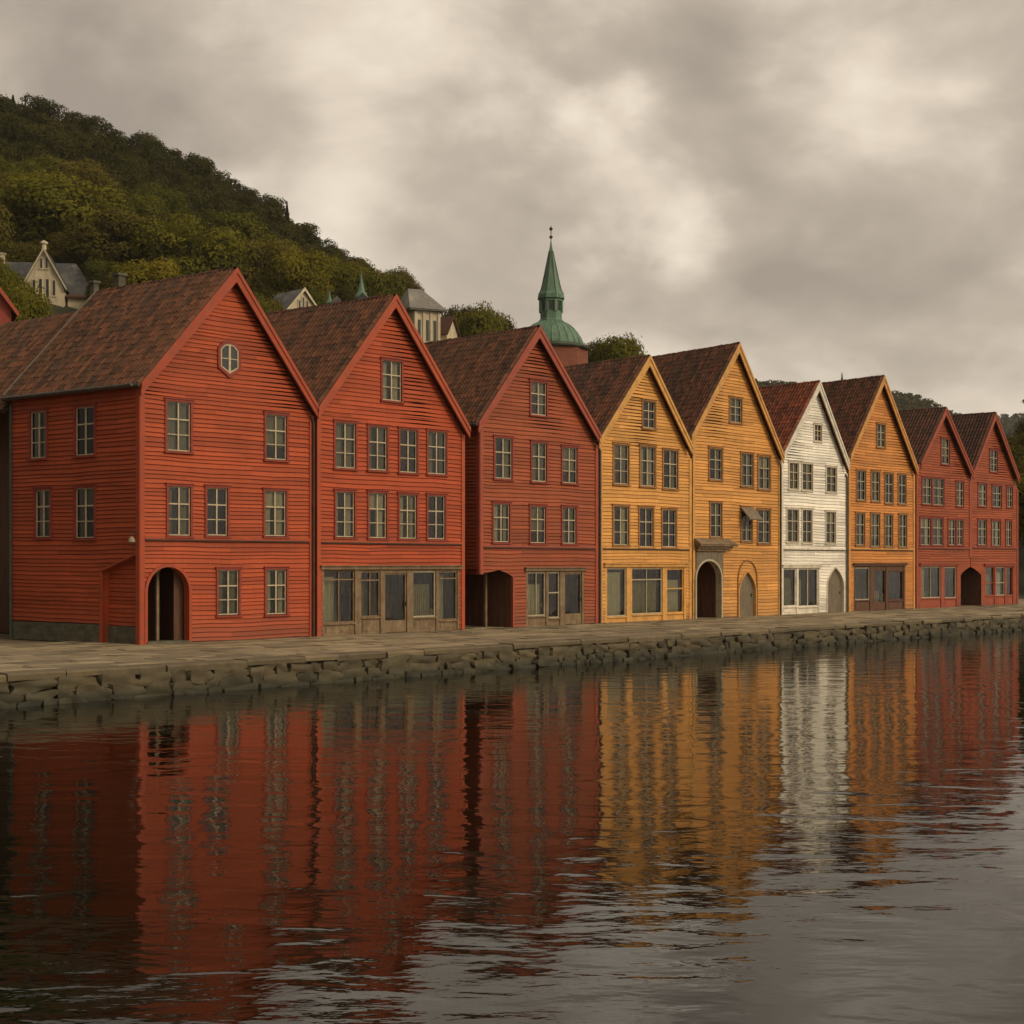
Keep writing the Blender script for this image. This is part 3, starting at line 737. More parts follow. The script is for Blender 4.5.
def passage(ctx, a0, a1, zt, d, name='passage', matn='brownwood', left=True, right=True):
    """board-lined passage behind an opening"""
    mb = MB(); fr = ctx['fr']; q = lambda x, n, z: fr(x, n, z)
    n = int(d/.18)
    if left: mb.quad(q(a0, -.03, 0), q(a0, -d, 0), q(a0, -d, zt), q(a0, -.03, zt))
    for i in range(n if right else 0):      # right lining in vertical boards
        o_ = .012*(i % 2); y0, y1 = -.06-d*i/n, -.06-d*(i+1)/n
        mb.quad(q(a1-o_, y1, 0), q(a1-o_, y0, 0), q(a1-o_, y0, zt), q(a1-o_, y1, zt), (i*37 % 10)/10)
        mb.quad(q(a1-.012, y0, 0), q(a1, y0, 0), q(a1, y0, zt), q(a1-.012, y0, zt))
    m_ = int((a1-a0)/.2)+1
    for i in range(m_):
        x0, x1 = a0+(a1-a0)*i/m_, a0+(a1-a0)*(i+1)/m_; o_ = .015*(i % 2)
        mb.quad(q(x0, -d+o_, 0), q(x1, -d+o_, 0), q(x1, -d+o_, zt), q(x0, -d+o_, zt), (i*53 % 10)/10)
    mb.quad(q(a0, -d, zt), q(a1, -d, zt), q(a1, -.03, zt), q(a0, -.03, zt))
    return mb.build(name, M[matn], ctx['h'])

def arch_door(ctx, o, n=-.10, label=None):
    fr = ctx['fr']; out = arch_outline(o); x0, x1 = out[0][0], out[-1][0]; z0 = out[0][1]
    mb = MB(); nb = max(4, int((x1-x0)/.14))
    zc = lambda x: max((o[1] if abs(x-(x0+x1)/2) < 1e-6 else max(z for z in np.linspace(o[0], o[1], 120) if o[2](z)-1e-6 <= x <= o[3](z)+1e-6)), 0)
    for i in range(nb):
        a, b = x0+(x1-x0)*i/nb, x0+(x1-x0)*(i+1)/nb; g = .006
        za, zb = zc(a+1e-4), zc(b-1e-4); t = random.random()
        zm = zc((a+b)/2)
        f = [(a+g, z0), (b-g, z0), (b-g, zb), ((a+b)/2, zm), (a+g, za)]
        mb.prism([fr(x, n, z) for x, z in f], [fr(x, n-.04, z) for x, z in f], t)
    d = mb.build('door', M['greywood'], ctx['h'])
    mb = MB(); bar(mb, fr, x1-.22, x1-.16, n, n+.05, z0+1.0, z0+1.14); mb.build('handle', M['iron'], d)
    if label: d['label'] = label
    return d

# ------------------------------------------------------------------ the nine houses
# 1 -- big red corner house
def h1_arch(ctx):
    a0, _ = ctx['fp'](146.5, 600); a1, _ = ctx['fp'](188, 600); z1 = ctx['fp'](167, 567)[1]
    ctx['arch'] = arch_lr(a0, a1, -.02, z1-.82, z1, 2.0); return ctx['arch']
def side_pt(ctx, px, py):
    s, z = hit(px, py, ctx['O'], ctx['vdir']); return -s, z-QZ
def h1_cut(ctx):
    xa, za = side_pt(ctx, 103, 571); xb, zb = side_pt(ctx, 139, 553); ctx['cut'] = (xa, za, xb, zb)
    xe = -.02
    zb = za + (zb-za)*(xe-xa)/(xb-xa)
    return (-.1, zb, lambda z: xa if z <= za else xa+(xe-xa)*(z-za)/(zb-za), lambda z: xe, (za,))
side_wins = [(31, 411.5, 47, 458), (76, 407, 95, 455), (36, 490, 51, 537), (76, 488, 95, 538)]
def side_win_open(k):
    def f(ctx):
        x0, y0, x1, y1 = side_wins[k]; a0, _ = side_pt(ctx, x0, y0); a1, _ = side_pt(ctx, x1, y0); cx = (x0+x1)/2
        z1 = side_pt(ctx, cx, y0)[1]; z0 = side_pt(ctx, cx, y1)[1]; ctx.setdefault('sw', []).append((a0, a1, z0, z1))
        return rect_open(a0-.03, a1+.03, z0-.03, z1+.03)
    return f
_s, _z = hit(12, 600, P0, Vector((-1500-512, F)).normalized())
D1 = _s
c1 = make_house('r1', 'wooden_house', 'large red corner house with arched doorway and oval attic window, nearest the viewer', 140, 312,
                [(141, 384), (235.5, 270), (315.5, 406)], -1500, D1, 'tile_dark', M['case_red'],
                [(166.6, 402, 190, 451), (265.5, 415, 286, 459.5), (219.7, 344, 237.5, 374, 'oval'), (168, 486.5, 190, 535.5), (206.5, 488, 227, 535.5), (264.5, 491, 285.5, 536), (217.8, 570, 238.4, 614.7), (266, 569.5, 286, 614)],
                opens=[h1_arch], ledge=(539.5, 541), left_opens=[h1_cut] + [side_win_open(k) for k in range(4)], plinth=.62, pitch=.145, seed=1)
for (a0, a1, z0, z1) in c1['sw']: window(c1['h'], c1['frl'], a0, a1, z0, z1, M['case_red'], rnd=c1['rnd'])
fr = c1['fr']; frl = c1['frl']
mb = MB(); arch_band(mb, fr, c1['arch'], .10, .0, .075); mb.build('arch_casing', M['trim_r1'], c1['h'])
A = arch_outline(c1['arch'])
mb = MB()
passage(c1, A[0][0]-.02, A[-1][0]+.35, 3.1, 2.4, left=False)
mb = MB(); xm = A[0][0]*.47+A[-1][0]*.53
bar(mb, fr, xm-.05, xm+.05, -.72, -.62, 0, 2.55); mb.lathe([(.05, 0), (.10, .05), (.12, .16), (.07, .2), (.0, .2)], (xm, .67, 2.55-.25), 8); mb.build('porch_post', M['shopwood'], c1['h'])
mb = MB(); bar(mb, fr, xm+.45, A[-1][0]+.3, -.42, -.36, 0, 2.7); mb.build('inner_door', M['brownwood'], c1['h'])
mb = MB(); bar(mb, fr, A[0][0]-.02, A[-1][0]+.02, -.5, .12, -.02, .07); mb.build('door_step', M['plinth'], c1['h'])
# cut-away corner on the side wall: inner boards, slanting board, plinth
xa, za, xb, zb = c1['cut']
fri = lambda x, n, z: frl(x, n-.26, z)
mb = MB(); boards(mb, fri, lambda z: xa-.1, lambda z: .0, .55, zb+.4, [], .145, 3)
mb.quad(frl(xa, 0, .0), frl(xa, -.26, .0), frl(xa, -.26, za), frl(xa, 0, za)); mb.build('recess_boards', M['wall_r1'], c1['h'])
mb = MB(); xe = -.02; ze = za+(zb-za)*(xe-xa)/(xb-xa)
mb.hexa([frl(xa-.05, .06, za-.02), frl(xe, .06, ze-.02), frl(xe, -.26, ze-.02), frl(xa-.05, -.26, za-.02), frl(xa-.05, .06, za+.035), frl(xe, .06, ze+.035), frl(xe, -.26, ze+.035), frl(xa-.05, -.26, za+.035)])
bar(mb, frl, xa-.13, xa, -.05, .05, 0, za-.025); mb.build('recess_trim', M['trim_r1'], c1['h'])
mb = MB(); bar(mb, frl, -D1, xa-.14, -.2, .045, -.02, .60); bar(mb, frl, xa+.001, -.03, -.32, -.20, -.02, .54); mb.build('plinth', M['plinth'], c1['h'])
mb = MB(); mb.tube([frl(-.05, .02, ze+.6), frl(-.05, .24, ze+.66), frl(-.05, .30, ze+.55)], .018, 6)
wlamp = mb.build('wall_lamp', M['iron'], c1['h'])
c = frl(-.05, .30, ze+.30); mb = MB(); mb.lathe([(.0, 0), (.08, .02), (.12, .05), (.09, .15), (.03, .22), (.0, .22)], c, 10); mb.build('lamp_shade', M['lampglass'], wlamp)
mb = MB(); p = frl(-D1+.07, .10, 0); mb.tube([p, (p[0], p[1], c1['zL']-.15)], .05, 8); mb.build('downpipe', M['pipe_green'], c1['h'])
mb = MB(); mb.tube([frl(x, .42, c1['zL']+.0) for x in (-D1, 0.1)], .055, 8); mb.build('eave_gutter', M['gutter'], c1['h'])
# chimneys behind the ridge
def ridge_b(ctx, px, a):
    """how far back along the roof, at a across it, the house shows at picture column px"""
    best = min(np.linspace(0, 14, 1401), key=lambda b: abs(proj(ctx, a, b, 8)[0]-px)); return best
def proj(ctx, a, b, z):
    x, y, _ = ctx['T'](a, b, z); p = ctx['O'] + Ud*x + Wd*y
    return 512+F*p.x/p.y, HORIZON-F*(z+QZ-CAMZ)/p.y, p.y
rz = c1['fp'](235.5, 270, .3)
for px, pyt, wd_ in ((94.5, 281, .22), (119.5, 273.5, .30)):
    a = rz[0]+.55; b = ridge_b(c1, px, a); Y_ = proj(c1, a, b, 8)[2]; zt = zof_(pyt, Y_) - QZ; T = c1['T']
    mb = MB(); mb.box(a-wd_/2, a+wd_/2, b-wd_/2, b+wd_/2, rz[1]-1.6, zt-.1, T); mb.box(a-wd_/2-.05, a+wd_/2+.05, b-wd_/2-.05, b+wd_/2+.05, zt-.098, zt, T); mb.build('chimney', M['plinth'], c1['h'])
# rear wing: lower roof beyond a light verge board
T = c1['T']; fp = c1['fp']
el = fp(141, 384, .3); ap = fp(235.5, 270, .3); er = fp(315.5, 406, .3)
wg = empty('rear_house', T(0, D1+.25, 0) and (Vector(tw(0, 0, QZ)) + Vector(((Ud.x*T(0, D1+.25, 0)[0]+Wd.x*T(0, D1+.25, 0)[1]), (Ud.y*T(0, D1+.25, 0)[0]+Wd.y*T(0, D1+.25, 0)[1]), 0))), ANG)
tag(wg, 'lower brown tiled roof of the rear house behind the red corner house', 'house')
Tw = c1['T']; mb = MB(); rnd = random.Random(5)
ea, aa, eb = (el[0]-.05, el[1]-.42), (ap[0], ap[1]-.62), (er[0], er[1]-.5)
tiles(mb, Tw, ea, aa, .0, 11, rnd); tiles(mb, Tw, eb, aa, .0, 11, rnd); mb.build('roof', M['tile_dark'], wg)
mb = MB(); mb.prism([Tw(2.4, .3, 0), Tw(7, .3, 0), Tw(7, .3, 7.6), Tw(aa[0], .3, aa[1]-.3), Tw(2.4, .3, 9.6)], [Tw(2.4, 10.8, 0), Tw(7, 10.8, 0), Tw(7, 10.8, 7.6), Tw(aa[0], 10.8, aa[1]-.3), Tw(2.4, 10.8, 9.6)]); mb.build('wall', M['brownwood'], wg)
mb = MB()
for e_, a_ in ((el, ap),):
    T = c1['T']; F_ = [(e_[0]-.02, e_[1]+.16), (a_[0], a_[1]+.17), (a_[0], a_[1]-.02), (e_[0]-.02, e_[1]-.04)]
    mb.prism([T(x, D1+.17, z) for x, z in F_], [T(x, D1+.30, z) for x, z in F_])
mb.build('verge_board', M['greywood'], c1['h'])

# 2
make_house('r2', 'wooden_house', 'bright red house with four windows per storey and a brown timber shopfront', 317, 463.5,
           [(318, 408.5), (395, 296.5), (468.5, 428.5)], -1421, 12.5, 'tile_dark', M['case_red'],
           [(382, 361, 401, 400.5), (335, 423, 355, 468), (368.4, 427, 386.5, 470), (399.5, 430, 416.5, 472.5), (427.5, 432, 445.5, 474),
            (335.5, 492, 354, 537), (368.5, 493, 386, 538), (399, 495, 416, 538.5), (427.5, 496, 444.5, 539)],
           ledge=(541.5, 544.5), shop=dict(rect=(322, 569, 459, 630), bays=[(324, 355, 570, 623, 'win', 2, .82), (361, 380.5, 571, 617, 'win', 2, .80), (385, 407, 573, 628, 'door', 1, 0), (413, 436, 571, 617, 'win', 1, 0), (439, 457.5, 571, 620, 'win', 1, .85)]), seed=2)
# 3
def h3_open(ctx):
    a1, z1 = ctx['fp'](512, 577); ac, zc = ctx['fp'](499, 569.5); zl_ = ctx['fp'](480, 574.5)[1]; ctx['p3'] = (a1, zc, zl_, z1)
    def R_(z):
        return a1 if z <= z1 else a1-(a1-ac)*((z-z1)/(zc-z1))**1.7
    return (-.1, zc, lambda z: -.01 if z <= zl_ else ac*(z-zl_)/(zc-zl_), R_, (zl_, z1, z1+(zc-z1)*.25, z1+(zc-z1)*.5, z1+(zc-z1)*.75, z1+(zc-z1)*.9))
c3 = make_house('r3', 'wooden_house', 'dull red house with a dark wide passage at its left corner', 480, 597,
           [(479, 423.5), (539.5, 328), (600, 436)], -1032, 13, 'tile_dark', M['case_red'],
           [(530.5, 382.5, 546, 415), (494.5, 438, 511.5, 478.5), (531.5, 443, 546, 481.5), (562, 447.5, 576.5, 483), (493, 504, 509, 542), (530, 506.5, 545, 543), (562, 507.5, 575.5, 543.5)],
           opens=[h3_open], ledge=(546.5, 548.5), shop=dict(rect=(526, 570.5, 584, 625), bays=[(528, 546, 572, 616, 'win', 2, .0), (548.5, 560, 572, 618, 'win', 1, .55), (565, 582, 573, 622, 'door', 1, .0)]),
           left_opens=[lambda ctx: rect_open(-4.0, .02, -.1, ctx['p3'][2])], seed=3)
a1, zc, zl_, z1 = c3['p3']
passage(c3, -1.0, a1+.02, zc+.03, 4.0, left=False)
mb = MB(); x_ = c3['fp'](499, 600)[0]; bar(mb, c3['fr'], x_+.25, x_+.36, -1.1, -1.0, 0, 2.99); mb.build('passage_post', M['shopwood'], c3['h'])
mb = MB(); bar(mb, c3['fr'], a1, a1+.10, -.06, .06, 0, z1); mb.build('passage_jamb', M['trim_r3'], c3['h'])
# 4
make_house('y4', 'wooden_house', 'ochre yellow house with three windows per storey and wide shop windows', 599.5, 690.5,
           [(600, 440), (650, 357), (692, 446)], -841, 13, 'tile_mid', M['case_yel'],
           [(642.5, 401.5, 654.5, 428), (613.5, 445, 628, 484), (640, 447, 654.5, 486), (663, 450.5, 677, 488.5), (613, 506.5, 628, 545), (639, 508, 652.5, 547), (662, 510, 675.5, 547)],
           ledge=(548, 549.5), shop=dict(rect=(605, 566.5, 686, 619), wood='trim_y4', bays=[(607, 626.5, 568, 616.5, 'win', 1, 0), (632, 662.5, 568, 614, 'win', 2, .75), (667, 684, 568.5, 613, 'win', 1, .55)]), seed=4)
# 5
def h5_arch(ctx):
    a0, _ = ctx['fp'](694.7, 600); a1, _ = ctx['fp'](719.5, 600); z1 = ctx['fp'](707, 561)[1]; ctx['arch'] = arch_lr(a0, a1, -.02, z1-.85, z1, 2.0); return ctx['arch']
def h5_door(ctx):
    a0, _ = ctx['fp'](739, 600); a1, _ = ctx['fp'](755, 600); z1 = ctx['fp'](747, 572)[1]; ctx['door'] = arch_lr(a0, a1, -.02, z1-.9, z1, 1.7); return ctx['door']
c5 = make_house('y5', 'wooden_house', 'tall ochre yellow house with a dark arched portal and a pointed grey door', 692.5, 779.5,
           [(692.5, 436), (740, 344.5), (784, 456)], -610, 13, 'tile_mid', M['case_yel'],
           [(729.5, 398.5, 741, 422.5), (709, 449, 721.5, 479.5), (741, 454, 752.5, 486), (758, 457, 769.5, 489), (710, 503, 721, 537), (741, 508, 751.5, 541), (757.5, 510, 769.5, 543)],
           opens=[h5_arch, h5_door], seed=5, sash=M['sash_grey'])
fr = c5['fr']; fp = c5['fp']; A = arch_outline(c5['arch'])
mb = MB(); arch_band(mb, fr, c5['arch'], .10, .0, .13); mb.build('arch_casing', M['sash_grey'], c5['h'])
passage(c5, A[0][0]-.12, A[-1][0]+.12, 3.4, 3.4)
xa, zt = fp(695, 552); xb, _ = fp(722, 552); z0 = fp(707, 567)[1]
mb = MB()
k = 9                                       # grooved board panel round the head of the arch
for i in range(k):
    x0, x1 = xa+(xb-xa)*i/k+.006, xa+(xb-xa)*(i+1)/k-.006
    xm = (x0+x1)/2; zlow = max([z for z in np.linspace(c5['arch'][0], c5['arch'][1], 200) if c5['arch'][2](z) <= xm <= c5['arch'][3](z)] + [z0-.9])
    bar(mb, fr, x0, x1, .03, .085, zlow+.05, zt)
mb.build('portal_panel', M['greywood'], c5['h'])
xa, zc = fp(693.5, 545); xb, _ = fp(731, 545)
mb = MB(); bar(mb, fr, xa, xb, -.01, .42, zc-.05, zc+.03); bar(mb, fr, xa+.05, xb-.25, -.01, .30, zc-.16, zc-.053); bar(mb, fr, xa+.1, xb-.5, -.01, .2, zc-.28, zc-.163)
mb.hexa([fr(xa-.03, .46, zc+.034), fr(xb+.03, .46, zc+.034), fr(xb+.03, 0, zc+.034), fr(xa-.03, 0, zc+.034), fr(xa-.03, .46, zc+.06), fr(xb-.3, .46, zc+.06), fr(xb-.3, 0, zc+.36), fr(xa-.03, 0, zc+.36)])
mb.build('canopy', M['shopwood'], c5['h'])
arch_door(c5, c5['door']); mb = MB(); arch_band(mb, fr, c5['door'], .07, .0, .06); mb.build('door_casing', M['trim_y5'], c5['h'])
# relieving arch above the door
bo = arch_lr(c5['door'][2](0)-.1, c5['door'][3](0)+.1, .0, fp(747, 572)[1]-.4, fp(747, 561)[1], 2.0)
mb = MB(); a_ = arch_outline(bo, .0); b_ = arch_outline(bo, .07)
for i in range(len(a_)-1):
    mb.hexa([fr(a_[i][0], .07, a_[i][1]), fr(b_[i][0], .07, b_[i][1]), fr(b_[i][0], 0, b_[i][1]), fr(a_[i][0], 0, a_[i][1]), fr(a_[i+1][0], .07, a_[i+1][1]), fr(b_[i+1][0], .07, b_[i+1][1]), fr(b_[i+1][0], 0, b_[i+1][1]), fr(a_[i+1][0], 0, a_[i+1][1])])
mb.build('arch_moulding', M['case_yel'], c5['h'])
xa, zt = fp(740, 508); xb, zb = fp(752, 524)
mb = MB(); mb.hexa([fr(xa-.05, .10, zt), fr(xb+.05, .10, zt), fr(xb+.05, .07, zt-.03), fr(xa-.05, .07, zt-.03)][:4] + [fr(xa-.05, .12, zt+.03), fr(xb+.05, .12, zt+.03), fr(xb+.05, .09, zt), fr(xa-.05, .09, zt)]) if False else None
P = [(-.02, zt+.02), (-.02+.05, zt+.05)]
mb.hexa([fr(xa-.05, .62, zt-.60), fr(xb+.02, .62, zt-.60), fr(xb+.02, .08, zt-.02), fr(xa-.05, .08, zt-.02), fr(xa-.05, .65, zt-.56), fr(xb+.02, .65, zt-.56), fr(xb+.02, .11, zt+.03), fr(xa-.05, .11, zt+.03)])
mb.build('shutter', M['greywood'], c5['h'])
# 6
def h6_door(ctx):
    a0, _ = ctx['fp'](827, 600); a1, _ = ctx['fp'](843, 600); z1 = ctx['fp'](835, 568)[1]; ctx['door'] = arch_lr(a0, a1, -.02, z1-.95, z1, 1.8); return ctx['door']
c6 = make_house('w6', 'wooden_house', 'narrow white house with an arched grey door, the only white front', 781, 846.5,
           [(784.5, 453.5), (820, 382.5), (849, 463)], -770, 13, 'tile_red', M['case_wht'],
           [(814, 425, 821, 441), (788.7, 463, 798, 489), (801.7, 464, 812, 490), (826, 467.5, 836, 492), (786.5, 509.5, 798, 542), (802, 510, 811.5, 542.5), (825.5, 512, 835, 543)],
           opens=[h6_door], ledge=(549, 550.5), shop=dict(rect=(782.5, 567.5, 819.5, 611), wood='trim_w6', bays=[(783.5, 796.5, 568.5, 606.5, 'win', 1, 0), (798.5, 818.5, 568.5, 606.5, 'win', 2, 0)]), seed=6)
arch_door(c6, c6['door']); mb = MB(); arch_band(mb, c6['fr'], c6['door'], .06, .0, .06); mb.build('door_casing', M['case_wht'], c6['h'])
# 7
make_house('o7', 'wooden_house', 'orange house with four narrow windows per storey, right of the white house', 848.5, 914,
           [(851, 456), (884.5, 377), (918, 469)], -675, 13, 'tile_mid', M['case_yel'],
           [(876.5, 424.5, 884.5, 447), (856.4, 471, 865, 500), (871, 472, 879, 501), (884.5, 474, 892.5, 503), (898, 475, 905.5, 503.5), (855.5, 513.5, 864, 545), (870.5, 514, 879, 546.5), (884.5, 515, 892, 546.5), (898.5, 515, 906, 547)],
           ledge=(549, 550.5), shop=dict(rect=(853.5, 565.5, 905, 610), wood='brownwood', bays=[(855, 870, 567.5, 600, 'win', 1, 0), (874, 886, 570, 609, 'door', 1, 0), (888, 903.5, 571, 600, 'win', 1, 0)]), seed=7, sash=M['sash_grey'])
# 8
def h8_open(ctx):
    a0, z0 = ctx['fp'](960.5, 575); ac, zc = ctx['fp'](970, 567); ctx['p8'] = (a0, z0, ac, zc)
    Wh = ctx['Wh']
    return (-.1, zc, lambda z: a0 if z <= z0 else a0+(Wh+.01-a0)*((z-z0)/(zc-z0))**1.4, lambda z: Wh+.01, (z0, z0+(zc-z0)*.4, z0+(zc-z0)*.75))
c8 = make_house('r8', 'wooden_house', 'narrow red house with joined windows, right beside the orange house', 916, 970,
           [(921, 463), (946, 408.5), (973, 473)], -1120, 13, 'tile_brown', M['case_red'],
           [(941, 439, 949, 464), (922, 478, 931, 504), (931.8+.8, 478.8, 943.5, 505), (956, 482, 963, 506), (920, 518, 930, 545), (932, 518.5, 942.5, 545), (948, 520, 955, 545), (956.5, 520, 962.5, 545)],
           opens=[h8_open], right_opens=[rect_open(-.02, 3.0, -.1, 2.95)], ledge=(548, 549), shop=dict(rect=(920, 565.5, 957.5, 607), wood='trim_r8', bays=[(921.5, 941, 566.5, 598, 'win', 2, 0), (944.5, 956.5, 567, 598, 'win', 1, 0)]), seed=8, sash=M['sash_grey'])
# 9
def h9_open(ctx):
    a1, z1 = ctx['fp'](981, 575); ctx['p9'] = (a1, z1); zc = ctx['fp'](970, 567)[1]
    return (-.1, zc, lambda z: -.01, lambda z: a1 if z <= z1 else -.01+(a1+.01)*(1-((z-z1)/(zc-z1))**1.4), (z1, z1+(zc-z1)*.4, z1+(zc-z1)*.75))
c9 = make_house('r9', 'wooden_house', 'last red house at the far right end of the row, beside the trees', 970.5, 1017.5,
           [(973.5, 472), (995.5, 413.5), (1019, 478)], -1148, 13, 'tile_brown', M['case_red'],
           [(989.5, 450.5, 997, 471.5), (978, 484, 986, 506), (992, 486, 1001, 507), (1006.5, 487, 1012, 507), (977.5, 520, 986, 545), (991.5, 521, 1000, 545.5), (1005.5, 521, 1011, 545.5)],
           opens=[h9_open], left_opens=[lambda ctx: rect_open(-3.0, .02, -.1, 2.95)], ledge=(548, 548.5), shop=dict(rect=(984.5, 566, 1014, 604.5), wood='trim_r9', bays=[(985.5, 994.5, 567, 595.5, 'win', 1, .45), (996, 1005, 567, 595.5, 'win', 1, .45), (1006.5, 1013, 567, 595.5, 'win', 1, 0)]), seed=9, sash=M['sash_grey'])
a0, z0, ac, zc = c8['p8']; passage(c8, a0-.02, c8['Wh'], 3.1, 3.0, left=True, right=False)
passage(c9, -.02, c9['p9'][0]+.02, 3.1, 3.0, left=False)
# downpipes between the fronts
for cc, px, mt in ((c1, 313.5, 'ledge'), (c3, 600.5, 'gutter'), (c5, 781, 'gutter'), (c6, 847.3, 'gutter')):
    o = P0 - Wd*.10; t, _ = hit(px, 600, o, Ud); a = t-cc['t0']
    mb = MB(); mb.tube([(a, -.10, .0), (a, -.10, cc['zR']-.25), (a-.1, -.05, cc['zR']-.05)], .045, 8); mb.build('downpipe', M[mt], cc['h'])

# weathered shed beyond the first house's rear corner
t_, _z = hit(4, 600, P0, Vector((-1500-512, F)).normalized())
sp = P0 + Vector((-1500-512, F)).normalized()*(D1+.9)
sh = empty('wooden_shed', (sp.x-2.2, sp.y+.4, QZ), ANG+R(68)); tag(sh, 'low weathered grey plank shed at the left edge, behind the red corner house', 'shed')
mb = MB()
for i in range(22):
    x = -1.6+i*.17; j = random.uniform(-.01, .01); mb.box(x, x+.16, -.1+j, -.06+j, 0, 2.75, col=random.random())
mb.box(-1.6, 2.14, -.055, 2.0, 0, 2.7, col=.3); mb.build('wall', M['greywood'], sh)
mb = MB(); mb.hexa([(-1.9, -.45, 2.72), (2.4, -.45, 2.72), (2.4, 2.2, 3.15), (-1.9, 2.2, 3.15), (-1.9, -.45, 2.80), (2.4, -.45, 2.80), (2.4, 2.2, 3.23), (-1.9, 2.2, 3.23)]); mb.build('roof', M['slate'], sh)

# ------------------------------------------------------------------ buildings on the hillside
def bg_at(px, Y): return (px-512)/F*Y
def zof(py, Y): return CAMZ+(HORIZON-py)*Y/F
def gable_house(name, label, px, Y, rot, w_, d_, z_eave, z_ridge, wallm, roofm, wins=(), ov=.35, cat='house', trim=None):
    """gable end faces -y in local frame; wins: (x, z, w, h) on the gable"""
    X = bg_at(px, Y); gz = ground_z(X, Y)-2.5
    e = empty(name, (X, Y, gz), rot); tag(e, label, cat)
    ze, zr = z_eave-gz, z_ridge-gz; hw = w_/2
    mb = MB(); o = [(-hw, 0), (hw, 0), (hw, ze), (0, zr), (-hw, ze)]
    mb.prism([(x, 0, z) for x, z in o], [(x, d_, z) for x, z in o]); mb.build('wall', M[wallm], e)
    mb = MB(); sl = (zr-ze)/hw
    for s in (-1, 1):
        a = [(s*(hw+ov), -ov, ze-sl*ov+.12), (0, -ov, zr+.12), (0, d_+ov, zr+.12), (s*(hw+ov), d_+ov, ze-sl*ov+.12)]
        mb.hexa([(p[0], p[1], p[2]-.1) for p in a] + [(p[0], p[1], p[2]+.1) for p in a])
    rf = mb.build('roof', M[roofm], e)
    if trim:
        mb = MB()
        for s in (-1, 1):
            F_ = [(s*(hw+ov+.05), ze-sl*ov+.22), (0, zr+.3), (0, zr-.12), (s*(hw+ov+.05), ze-sl*ov-.12)]
            mb.prism([(x, -ov-.12, z) for x, z in F_], [(x, -ov-.01, z) for x, z in F_])
        mb.build('bargeboard', M[trim], e)
    for (x, z, ww, hh) in wins:
        mb = MB(); mb.box(x-ww/2, x+ww/2, -.05, .03, z-gz, z-gz+hh); wn = mb.build('window', M['darkwin'], e)
        mb = MB(); mb.box(x-ww/2-.1, x-ww/2-.003, -.10, .02, z-gz-.1, z-gz+hh+.1); mb.box(x+ww/2+.003, x+ww/2+.1, -.10, .02, z-gz-.1, z-gz+hh+.1)
        mb.box(x-ww/2-.18, x+ww/2+.18, -.14, .02, z-gz-.22, z-gz-.103); mb.build('frame', M[wallm], wn)
    return e, gz
Yh = 200
e, gz = gable_house('villa', 'cream villa with a steep gable and dark slate roofs, at the left edge', 44, Yh, R(8), 5.2, 6, zof(285, Yh), zof(250, Yh), 'cream', 'slate',
    [(-.35, zof(268, Yh), .28, 1.3), (.35, zof(268, Yh), .28, 1.3), (-1.3, zof(295, Yh), .35, 2.0), (-.45, zof(297, Yh), .38, 2.4), (.45, zof(297, Yh), .38, 2.4), (1.3, zof(295, Yh), .35, 2.0)], trim='cream')
mb = MB(); zb_ = zof(285, Yh)-gz; zr_ = zof(253, Yh)-gz      # long slate wing behind the gable
mb.box(-8.5, 6.0, 3.0, 10.5, 0, zb_-.8); mb.box(2.9, 6.6, 1.2, 3.0, 0, zb_-1.4); mb.build('wing', M['cream'], e)
mb = MB()
a = [(-9, 2.4), (6.6, 2.4), (6.6, 11), (-9, 11)]; r0, r1 = (-9, 6.7), (3.2, 6.7)
zz = zb_-.8
mb.poly([(a[0][0], a[0][1], zz), (a[1][0], a[1][1], zz), (r1[0], r1[1], zr_), (r0[0], r0[1], zr_)]); mb.poly([(a[1][0], a[1][1], zz), (a[2][0], a[2][1], zz), (r1[0], r1[1], zr_)])
mb.poly([(a[2][0], a[2][1], zz), (a[3][0], a[3][1], zz), (r0[0], r0[1], zr_), (r1[0], r1[1], zr_)]); mb.poly([(a[3][0], a[3][1], zz), (a[0][0], a[0][1], zz), (r0[0], r0[1], zr_)])
mb.build('wing_roof', M['slate'], e)
mb = MB(); mb.hexa([(2.7, .6, zb_-1.5), (7, .6, zb_-1.5), (7, 3.2, zb_-.6), (2.7, 3.2, zb_-.6), (2.7, .6, zb_-1.3), (7, .6, zb_-1.3), (7, 3.2, zb_-.4), (2.7, 3.2, zb_-.4)]); mb.build('porch_roof', M['tile_brown'], e)
mb = MB(); mb.lathe([(.35, 0), (.3, .7), (.55, .8), (.55, 1.0), (.2, 1.2), (0, 1.3)], (0, -.1, zof(250, Yh)-gz), 6); mb.build('finial', M['cream'], e)
mb = MB(); mb.box(-6.9, -6.3, 5.9, 6.6, zr_-1, zr_+.9); mb.box(-7.0, -6.2, 5.8, 6.7, zr_+.903, zr_+1.1); mb.build('chimney', M['cream'], e)

e, gz = gable_house('red_gable_house', 'small red gable just showing at the left edge below the villa', -26, 92, R(24), 4.4, 6, zof(306, 92), zof(258, 92), 'old_red', 'tile_brown' if 'tile_brown' in M else 'slate', [], trim='trim_r1')
Yh = 190
e, gz = gable_house('villa', 'cream gabled house with dark slate roof behind the first two roofs', 303, Yh, R(44), 5.8, 5.5, zof(315, Yh), zof(290, Yh), 'cream', 'slate',
    [(-.6, zof(311, Yh), .3, 1.3), (0, zof(311, Yh), .3, 1.7), (.6, zof(311, Yh), .3, 1.3)], trim='cream')
